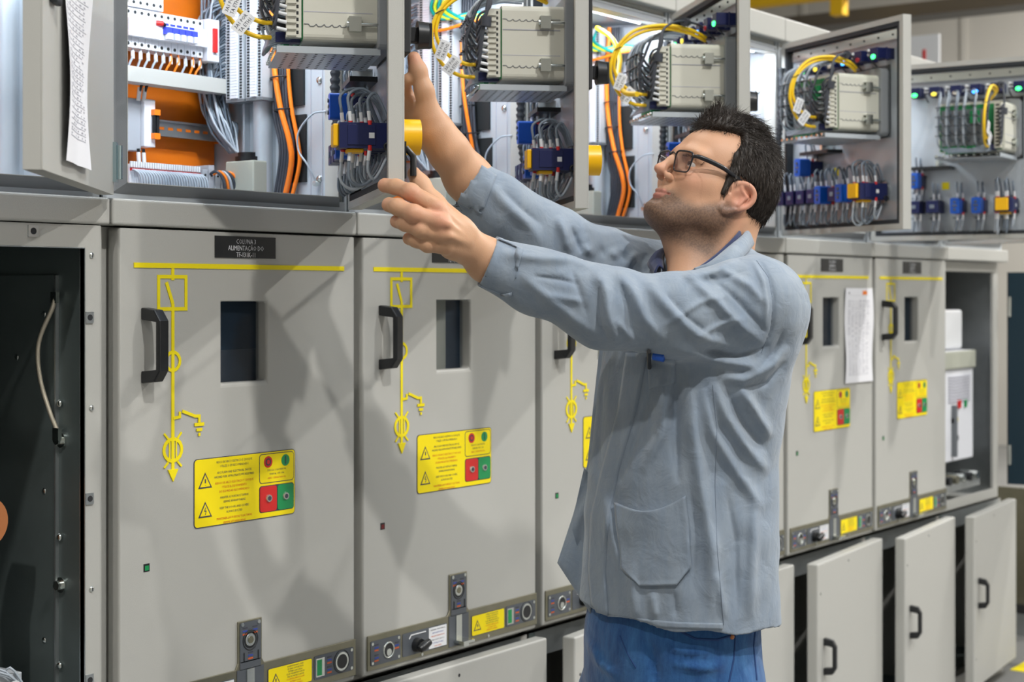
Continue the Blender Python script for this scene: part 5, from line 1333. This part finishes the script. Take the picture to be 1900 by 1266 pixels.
patch('chest_pocket', [(1203, 664), (1206, 722)], [(1253, 668), (1253, 712)], 10, 12, .003, 'shirt', shirt)
patch('cuff', [(921, 441), (893, 530)], [(971, 462), (948, 553)], 10, 24, .0032, 'shirt', shirt)['label'] = 'stitched shirt cuff'
patch('cuff', [(881, 300), (846, 372)], [(921, 327), (893, 398)], 10, 20, .0032, 'shirt', shirt)
patch('hem', [(1104, 1140), (1260, 1155), (1340, 1157)], [(1106, 1158), (1260, 1166), (1340, 1168)], 4, 40, .0022, 'shirt', shirt)
def seam(poly, name='seam', r=.0011, mname='shirt_seam', base=None, parent=None):
    n = max(6, int(sum(math.dist(a, b_) for a, b_ in zip(poly, poly[1:]))/7)); X, Y = resamp(poly, n); P, Dd = surf(base or SH, X, Y)
    b = MB(); b.tube([tuple(p) for p in P], r, mname, 5); o = b.build(name, parent or shirt); return o
seam([(1323, 715), (1330, 800), (1327, 900), (1330, 1010), (1343, 1160)])
seam([(1404, 484), (1426, 515), (1434, 560), (1430, 610), (1413, 655)])
seam([(928, 585), (975, 565), (1010, 590), (1045, 600)]) if False else None
# far front flap of the open shirt
def flap():
    L = [(1112, 650), (1100, 760), (1090, 862), (1062, 960), (1034, 1045)]; R = [(1150, 650), (1140, 760), (1130, 870), (1112, 1000), (1096, 1140)]
    nu, nv = 14, 40; XL, YL = resamp(L, nv); XR, YR = resamp(R, nv); Vx = []
    for j in range(nv):
        for i in range(nu):
            u = i/(nu-1); v = j/(nv-1); x = XL[j]*(1-u)+XR[j]*u; y = YL[j]*(1-u)+YR[j]*u
            Vx.append(P3(x, y, 3.14-.07*u-.04*v*u+.010*math.sin(u*7+v*4)*v+.006*math.sin(v*17+u*3)))
    Vx = np.array(Vx); N = len(Vx); Vb = Vx+FV*.0025; A = np.concatenate([Vx, Vb]); Fq = []
    for j in range(nv-1):
        for i in range(nu-1): k = j*nu+i; Fq += [(k, k+nu, k+nu+1, k+1), (N+k, N+k+1, N+k+nu+1, N+k+nu)]
    for i in range(nu-1): Fq += [(i, i+1, N+i+1, N+i), ((nv-1)*nu+i+1, (nv-1)*nu+i, N+(nv-1)*nu+i, N+(nv-1)*nu+i+1)]
    for j in range(nv-1): Fq += [((j+1)*nu, j*nu, N+j*nu, N+(j+1)*nu), (j*nu+nu-1, (j+1)*nu+nu-1, N+(j+1)*nu+nu-1, N+j*nu+nu-1)]
    o = np_mesh('front_flap', A, Fq, ['shirt'], shirt); o['label'] = 'far front edge of the open shirt swinging free'
    # its pocket
    L = [(1084, 868), (1068, 940), (1062, 985), (1074, 1025)]; R = [(1101, 890), (1098, 950), (1097, 990), (1094, 1005)]; nu, nv = 8, 20
    XL, YL = resamp(L, nv); XR, YR = resamp(R, nv); Vx = np.array([P3(XL[j]*(1-i/7)+XR[j]*i/7, YL[j]*(1-i/7)+YR[j]*i/7, 3.105-.03*i/7-.006*math.sin(j*.5+i)) for j in range(nv) for i in range(nu)])
    N = len(Vx); A = np.concatenate([Vx, Vx+FV*.004]); Fq = []
    for j in range(nv-1):
        for i in range(nu-1): k = j*nu+i; Fq += [(k, k+nu, k+nu+1, k+1), (N+k, N+k+1, N+k+nu+1, N+k+nu)]
    np_mesh('patch_pocket', A, Fq, ['shirt'], shirt)
flap()
# collars: a strip from the neck out and down over the shoulder
def collar(name, inner, outer, mname, label, n=44, m=6, th=.003):
    I = catmull([Vector(P3(*q)) for q in inner], 12); O = catmull([Vector(P3(*q)) for q in outer], 12); n = min(len(I), len(O)); Vx = []
    for j in range(n):
        for i in range(m):
            u = i/(m-1); p = I[j].lerp(O[j], u); p.z += .012*math.sin(u*PI); Vx.append(tuple(p))
    Fq = [(j*m+i, j*m+i+1, (j+1)*m+i+1, (j+1)*m+i) for j in range(n-1) for i in range(m-1)]
    o = np_mesh(name, Vx, Fq, [mname], shirt); s_ = o.modifiers.new('s', 'SOLIDIFY'); s_.thickness = th; s_.offset = 0; o['label'] = label; return o
collar('collar', [(1284, 506, 2.915), (1312, 492, 2.90), (1348, 462, 2.925), (1378, 437, 2.99), (1378, 428, 3.07), (1345, 430, 3.14), (1300, 445, 3.17), (1262, 468, 3.14), (1236, 492, 3.08)],
       [(1296, 517, 2.885), (1334, 506, 2.865), (1372, 482, 2.89), (1392, 462, 2.97), (1396, 450, 3.08), (1355, 452, 3.18), (1300, 462, 3.22), (1245, 478, 3.19), (1210, 500, 3.12)], 'shirt', 'stand-up shirt collar')
collar('undershirt_collar', [(1240, 519, 2.93), (1262, 517, 2.915), (1290, 508, 2.915), (1330, 478, 2.935), (1368, 440, 3.0), (1360, 436, 3.08), (1320, 445, 3.13), (1270, 462, 3.12), (1234, 470, 3.07), (1230, 500, 3.0)],
       [(1245, 522, 2.915), (1268, 522, 2.90), (1295, 514, 2.90), (1336, 486, 2.925), (1374, 446, 2.99), (1366, 440, 3.10), (1320, 452, 3.15), (1255, 470, 3.14), (1204, 486, 3.07), (1214, 512, 3.0)], 'polo', 'navy collar of the undershirt')
us = SDF(); us.ell(P3(1288, 589, 3.03), (.136, .166, .094), None, .0)
us.cone(P3(1306, 530, 3.03), P3(1318, 480, 3.05), .072, .070, .02)
def neckcut(p, d):
    n_ = P3(1300, 468, 3.06)-P3(1312, 545, 3.03); n_ /= np.linalg.norm(n_); c_ = P3(1268, 513, 2.93)
    return np.maximum(d, (p-c_)@n_)
us.put(neckcut, (-9,)*3, (9,)*3, 0, 'disp')
lo = P3(1290, 590, 3.03)-[.20, .20, .11]; hi = P3(1290, 590, 3.03)+[.20, .20, .17]
V, F = mesh_sdf(us, lo, hi, .006); np_mesh('undershirt', V, F, ['polo'], man)['label'] = 'navy undershirt'
# ---- jeans
def jeans():
    s = SDF()
    fn, lo, hi = torso_fn([(1080, 1250, 3.03, .135, .165), (1130, 1248, 3.03, .145, .175), (1200, 1246, 3.03, .152, .185), (1260, 1244, 3.03, .150, .185), (1310, 1244, 3.03, .14, .18)]); s.put(fn, lo, hi, .03)
    for x, D, t in ((1168, 3.12, 0), (1320, 2.96, 1)):
        s.chain([(P3(x, 1290, D), .100), (P3(x-4, 1430, D), .090), (P3(x-6, 1640, D), .070), (P3(x+4, 1850, D), .064), (P3(x+6, 2010, D), .062)], .02)
    s0 = SDF(); s0.ops = list(s.ops)
    for poly, r, h in (([(1200, 1180), (1215, 1230), (1225, 1290)], 12, -7), ([(1090, 1180), (1110, 1230), (1150, 1260)], 10, 4), ([(1240, 1230), (1300, 1240), (1350, 1235)], 9, 4), ([(1225, 1190), (1270, 1210), (1330, 1212)], 8, 3)): add_fold(s, s0, poly, r, h)
    def w2(p, d): z = p[:, 2]; x = p@RV; return d+.0018*np.sin(40*z+14*x)*np.sin(23*x-9*z+2)
    s.put(w2, (-9,)*3, (9,)*3, 0, 'disp'); return s
JS = jeans(); lo, hi = bbox(SDF().put(None, P3(1244, 2030, 3.03)-[.32, .32, .02], P3(1244, 1075, 3.03)+[.32, .32, .02])); lo[2] = .06
V, F = mesh_sdf(JS, lo, hi, .008); jn = np_mesh('jeans', V, F, ['denim'], man); jn['label'] = 'blue denim jeans'
seam([(1365, 1165), (1362, 1220), (1352, 1270), (1345, 1400)], 'side_seam', .0018, 'denim_seam', JS, jn)
seam([(1402, 1160), (1398, 1200), (1404, 1262)], 'back_pocket_edge', .002, 'denim_seam', JS, jn)
seam([(1262, 1172), (1290, 1186), (1330, 1188), (1362, 1178)], 'front_pocket_edge', .0022, 'denim_seam', JS, jn)
seam([(1150, 1180), (1165, 1215), (1180, 1240)], 'fly_seam', .0015, 'denim_seam', JS, jn)
P, _ = surf(JS, [1358.], [1182.]); b = MB(); b.sphere(tuple(P[0]), .005, 'copper', 10); b.build('rivet', jn)
for x, D in ((1176, 3.12), (1328, 2.96)):
    s = SDF(); a = P3(x, 2050, D); a[2] = .045; s.cone(a, a+BF*.17, .045, .038, .02); s.cone(a+UV*.06, a, .05, .045, .02); s.cone(a+BF*.17, a+BF*.2, .036, .03, .02)
    def fl(p, d): return np.maximum(d, .0-p[:, 2])
    s.put(fl, (-9,)*3, (9,)*3, 0, 'disp'); lo_ = np.minimum(a, a+BF*.24)-.07; hi_ = np.maximum(a, a+BF*.24)+.12; lo_[2] = -.012; V, F = mesh_sdf(s, lo_, hi_, .009); np_mesh('shoe', V, F, ['shoe'], man)
b = MB(); b.tube([tuple(P3(*q)) for q in ((1108, 52, 4.25), (1136, 72, 4.18), (1150, 108, 4.1), (1146, 150, 3.98), (1160, 172, 3.86), (1182, 175, 3.80))], .0065, 'yellow_cable', 8, smooth_path=6)
o = b.build('yellow_cable'); tag(o, 'thick yellow cable sweeping to the relay on the door above his hair', 'cable')
# pen in the chest pocket
b = MB(); P, _ = surf(SH, [1203., 1204.], [652., 682.]); b.cyl(tuple(P[0]-FV*.012), tuple(P[1]-FV*.008), .0038, m='black', n=10); o = b.build('pen'); tag(o, 'black pen clipped in the shirt breast pocket under the man\'s sleeve', 'pen')
b = MB(); P, _ = surf(SH, [1212., 1232.], [660., 664.]); b.tube([tuple(q-FV*.004) for q in P], .008, 'blue', 8); o = b.build('badge'); tag(o, 'small bright blue item peeking from the shirt breast pocket', 'badge')

# ---- eyes, brows, hair, glasses
for t in (-1, 1):
    b = MB(); c = hp(.0805, t*.031, .0215); b.sphere((0, 0, 0), .0127*HS, 'eye_white', 20)
    g = np.array([.95, .0, .18]); g = g/np.linalg.norm(g); wd = Vector(HR@g); M = Matrix.Translation(Vector(c)) @ wd.to_track_quat('Z', 'Y').to_matrix().to_4x4()
    b.cyl((0, 0, .0105*HS), (0, 0, .0127*HS), .0062*HS, .0050*HS, 'iris', 16); b.cyl((0, 0, .0127*HS), (0, 0, .0129*HS), .0026*HS, m='black', n=12)
    e = b.build('eye', None, M=M); e.parent = man
rng = np.random.default_rng(9)
def strands(name, roots, dirs, lens, rads, droop, mname, parent, seg=5, cling=None, curl=.3):
    V = []; F = []
    for p, d, L, r in zip(roots, dirs, lens, rads):
        pts = [p.copy()]; q = p.copy(); dd = d/np.linalg.norm(d); w = rng.normal(size=3)*curl
        for s_ in range(seg):
            dd = dd+w*.10+droop*.12; dd /= np.linalg.norm(dd); q = q+dd*L/seg; pts.append(q.copy())
        base = len(V); u = np.cross(dd, [0.3, .5, .8]); u /= np.linalg.norm(u); w2_ = np.cross(dd, u)
        for j, q in enumerate(pts):
            rr = r*(1-.85*j/seg)
            for k in range(3): a = 2*PI*k/3; V.append(q+(u*math.cos(a)+w2_*math.sin(a))*rr)
        for j in range(seg):
            for k in range(3): F.append((base+j*3+k, base+j*3+(k+1) % 3, base+j*3+3+(k+1) % 3, base+j*3+3+k))
    return V, F
hs = SDF()
hs.ell(hp(-.004, 0, .062), np.array([.0965, .0805, .094])*HS, HR, .01); hs.ell(hp(-.022, 0, .03), np.array([.080, .0765, .072])*HS, HR, .03)
for y in (-.022, .0, .022): hs.cone(hp(.072, y, .116-.1*abs(y)), hp(.020, y*1.3, .136-.1*abs(y)), .012*HS, .019*HS, .03)
hs.cone(hp(.070, -.006, .124), hp(.080, -.004, .147), .010*HS, .0035*HS, .014)
hs.cone(hp(-.045, 0, -.01), hp(-.058, 0, -.022), .050*HS, .045*HS, .02)
for t in (-1, 1): hs.cone(hp(.028, t*.070, .04), hp(.0325, t*.0735, -.002), .0082*HS, .0065*HS, .01)
HLINE = ([-.06, -.035, -.006, .010, .04, .07, .095, .10, .2], [-.05, -.03, .033, .037, .041, .046, .038, .038, .05])
def trim(p, d):
    q = hinv(p); a, b, c = q.T; ab = np.abs(b)
    line = np.interp(c, *HLINE); m1 = np.minimum(a-line, .093+9*ab*ab-c)*.8
    low = np.interp(a, [-.1, -.06, -.03, -.015, .018, .022, .04], [-.022, -.028, -.022, .03, .03, -.002, -.004]); m2 = (low-c)*.8
    ear = np.minimum(np.minimum(.022-a, a+.028), .045-c)*.8
    groove = .0012*np.sin(260*b+40*a+30*np.sin(30*a))*np.clip((c-.02)/.05, 0, 1)
    return smax(smax(smax(d+groove, m1*HS, .006), m2*HS, .004), ear*HS, .003)
hs.put(trim, (-9,)*3, (9,)*3, 0, 'disp')
lo, hi = hp(0, 0, .05)-.19, hp(0, 0, .05)+.19
V, F = mesh_sdf(hs, lo, hi, .0028); hair = np_mesh('hair', V, F, ['hair'], man); hair['label'] = 'short dark hair swept up at the front'
n_ = 16000; idx = rng.integers(0, len(V), n_); R0 = V[idx]+rng.normal(size=(n_, 3))*.0015
q = hinv(R0); ctr = hinv(HO*0+hp(-.01, 0, .04))
nrm = q-np.array([-.01, 0, .04]); nrm /= np.linalg.norm(nrm, axis=1)[:, None]
top = np.clip((q[:, 2]-.10)/.04, 0, 1); fr = np.clip((q[:, 0]-.045)/.035, 0, 1)*top
flow = np.stack([-.75+.35*(1-top), .1*q[:, 1]/.07, np.where(top > .3, -.15, -.75)], 1)
flow = flow-nrm*(flow*nrm).sum(1)[:, None]
lift = (.07+.09*top)[:, None]
flow = flow*(1-fr)[:, None]+fr[:, None]*(np.stack([.15+0*fr, -.5*q[:, 1]/.05, .50+0*fr], 1))
dirs = (flow+nrm*lift+rng.normal(size=(n_, 3))*.13)@HR.T
lens = (.013+.009*top-.004*fr)*(0.7+.6*rng.random(n_))*HS; rads = .0004+.0003*rng.random(n_)+.0001*top
grey = (rng.random(n_) < np.where((q[:, 0] > -.04) & (q[:, 2] < .085), .13, .03))
for gsel, mn in ((~grey, 'hair'), (grey, 'hair_grey')):
    Vv, Ff = strands('x', R0[gsel], dirs[gsel], lens[gsel], rads[gsel], -.25*HU, mn, hair)
    np_mesh('strands', np.array(Vv), Ff, [mn], hair)
# eyebrows
for t in (-1, 1):
    n_ = 110; u = rng.random(n_); v_ = rng.normal(size=n_)*.0016
    R0 = np.array([hp(.100-.020*(x**1.6), t*(.012+.036*x), .0335+.004*math.sin(x*PI)-.004*x+y) for x, y in zip(u, v_)])
    for _ in range(3): d = HEAD.ev(R0); G = np.stack([HEAD.ev(R0+np.eye(3)[i]*.002)-HEAD.ev(R0-np.eye(3)[i]*.002) for i in range(3)], 1)/.004; R0 = R0-G*d[:, None]
    R0 = R0+G*.0005
    dirs = (np.tile(np.array([-.25, t*.9, .15]), (n_, 1))+rng.normal(size=(n_, 3))*.2)@HR.T+G*.25
    Vv, Ff = strands('x', R0, dirs, np.full(n_, .006), np.full(n_, .0004), np.zeros(3), 'brow', man, 3); np_mesh('eyebrow', np.array(Vv), Ff, ['brow'], man)
# glasses
gl = empty('eyeglasses', tuple(hp(.105, 0, .03)), 0, 'black-framed rectangular eyeglasses on the man\'s face', 'glasses')
bpy.context.view_layer.update()
def gbuild(b, nm, bev=0):
    o = b.build(nm); o.parent = gl; o.matrix_parent_inverse = gl.matrix_world.inverted(); return o
for t in (-1, 1):
    pts = []
    for k in range(28):
        an = 2*PI*k/28; ca, sa = math.cos(an), math.sin(an); e = .42
        y = .0220*math.copysign(abs(ca)**e, ca); z = .0175*math.copysign(abs(sa)**e, sa); y *= 1+.06*(z/.0145)
        yy = t*.0325+y; pts.append(hp(.1085-.008*(abs(yy)/.06)**2+.0055*(z/.0175), yy, .0165+z))
    b = MB(); b.tube([tuple(p) for p in pts], .0014, 'frame_black', 6, closed=True)
    P_ = pts[3:12]; b.tube([tuple(p) for p in (pts[0:14] if True else P_)], .0019, 'frame_black', 6); gbuild(b, 'rim')
    b = MB(); c = sum(pts)/len(pts)+HF*.0006; n = len(pts); inn = [c+(p-c)*.97 for p in pts]
    b.add([tuple(c)]+[tuple(p) for p in inn], [(0, 1+i, 1+(i+1) % n) for i in range(n)], 'lens', True); b.add([tuple(c-HF*.0012)]+[tuple(p-HF*.0012) for p in inn], [(0, 1+(i+1) % n, 1+i) for i in range(n)], 'lens', True)
    gbuild(b, 'lens')
    tp = [hp(.1050, t*.0545, .0275), hp(.096, t*.0640, .0310), hp(.06, t*.0765, .0360), hp(.035, t*.0790, .0365), hp(.008, t*.0800, .036), hp(-.020, t*.079, .019)]
    b = MB(); tc_ = catmull([Vector(p) for p in tp], 5); tr_ = [float(v) for v in np.interp(np.arange(len(tc_))/5, range(6), [.0030, .0044, .0046, .0036, .0027, .0024])]; b.tube(tc_, tr_, 'frame_black', 8); gbuild(b, 'temple')
b = MB(); b.tube([tuple(hp(.1120, -.0105, .027)), tuple(hp(.1140, 0, .031)), tuple(hp(.1120, .0105, .027))], .0014, 'frame_black', 6); gbuild(b, 'bridge')
for t in (-1, 1):
    b = MB(); b.sphere(tuple(hp(.104, t*.0095, .014)), .003, 'clear_plastic', 8); gbuild(b, 'nose_pad')
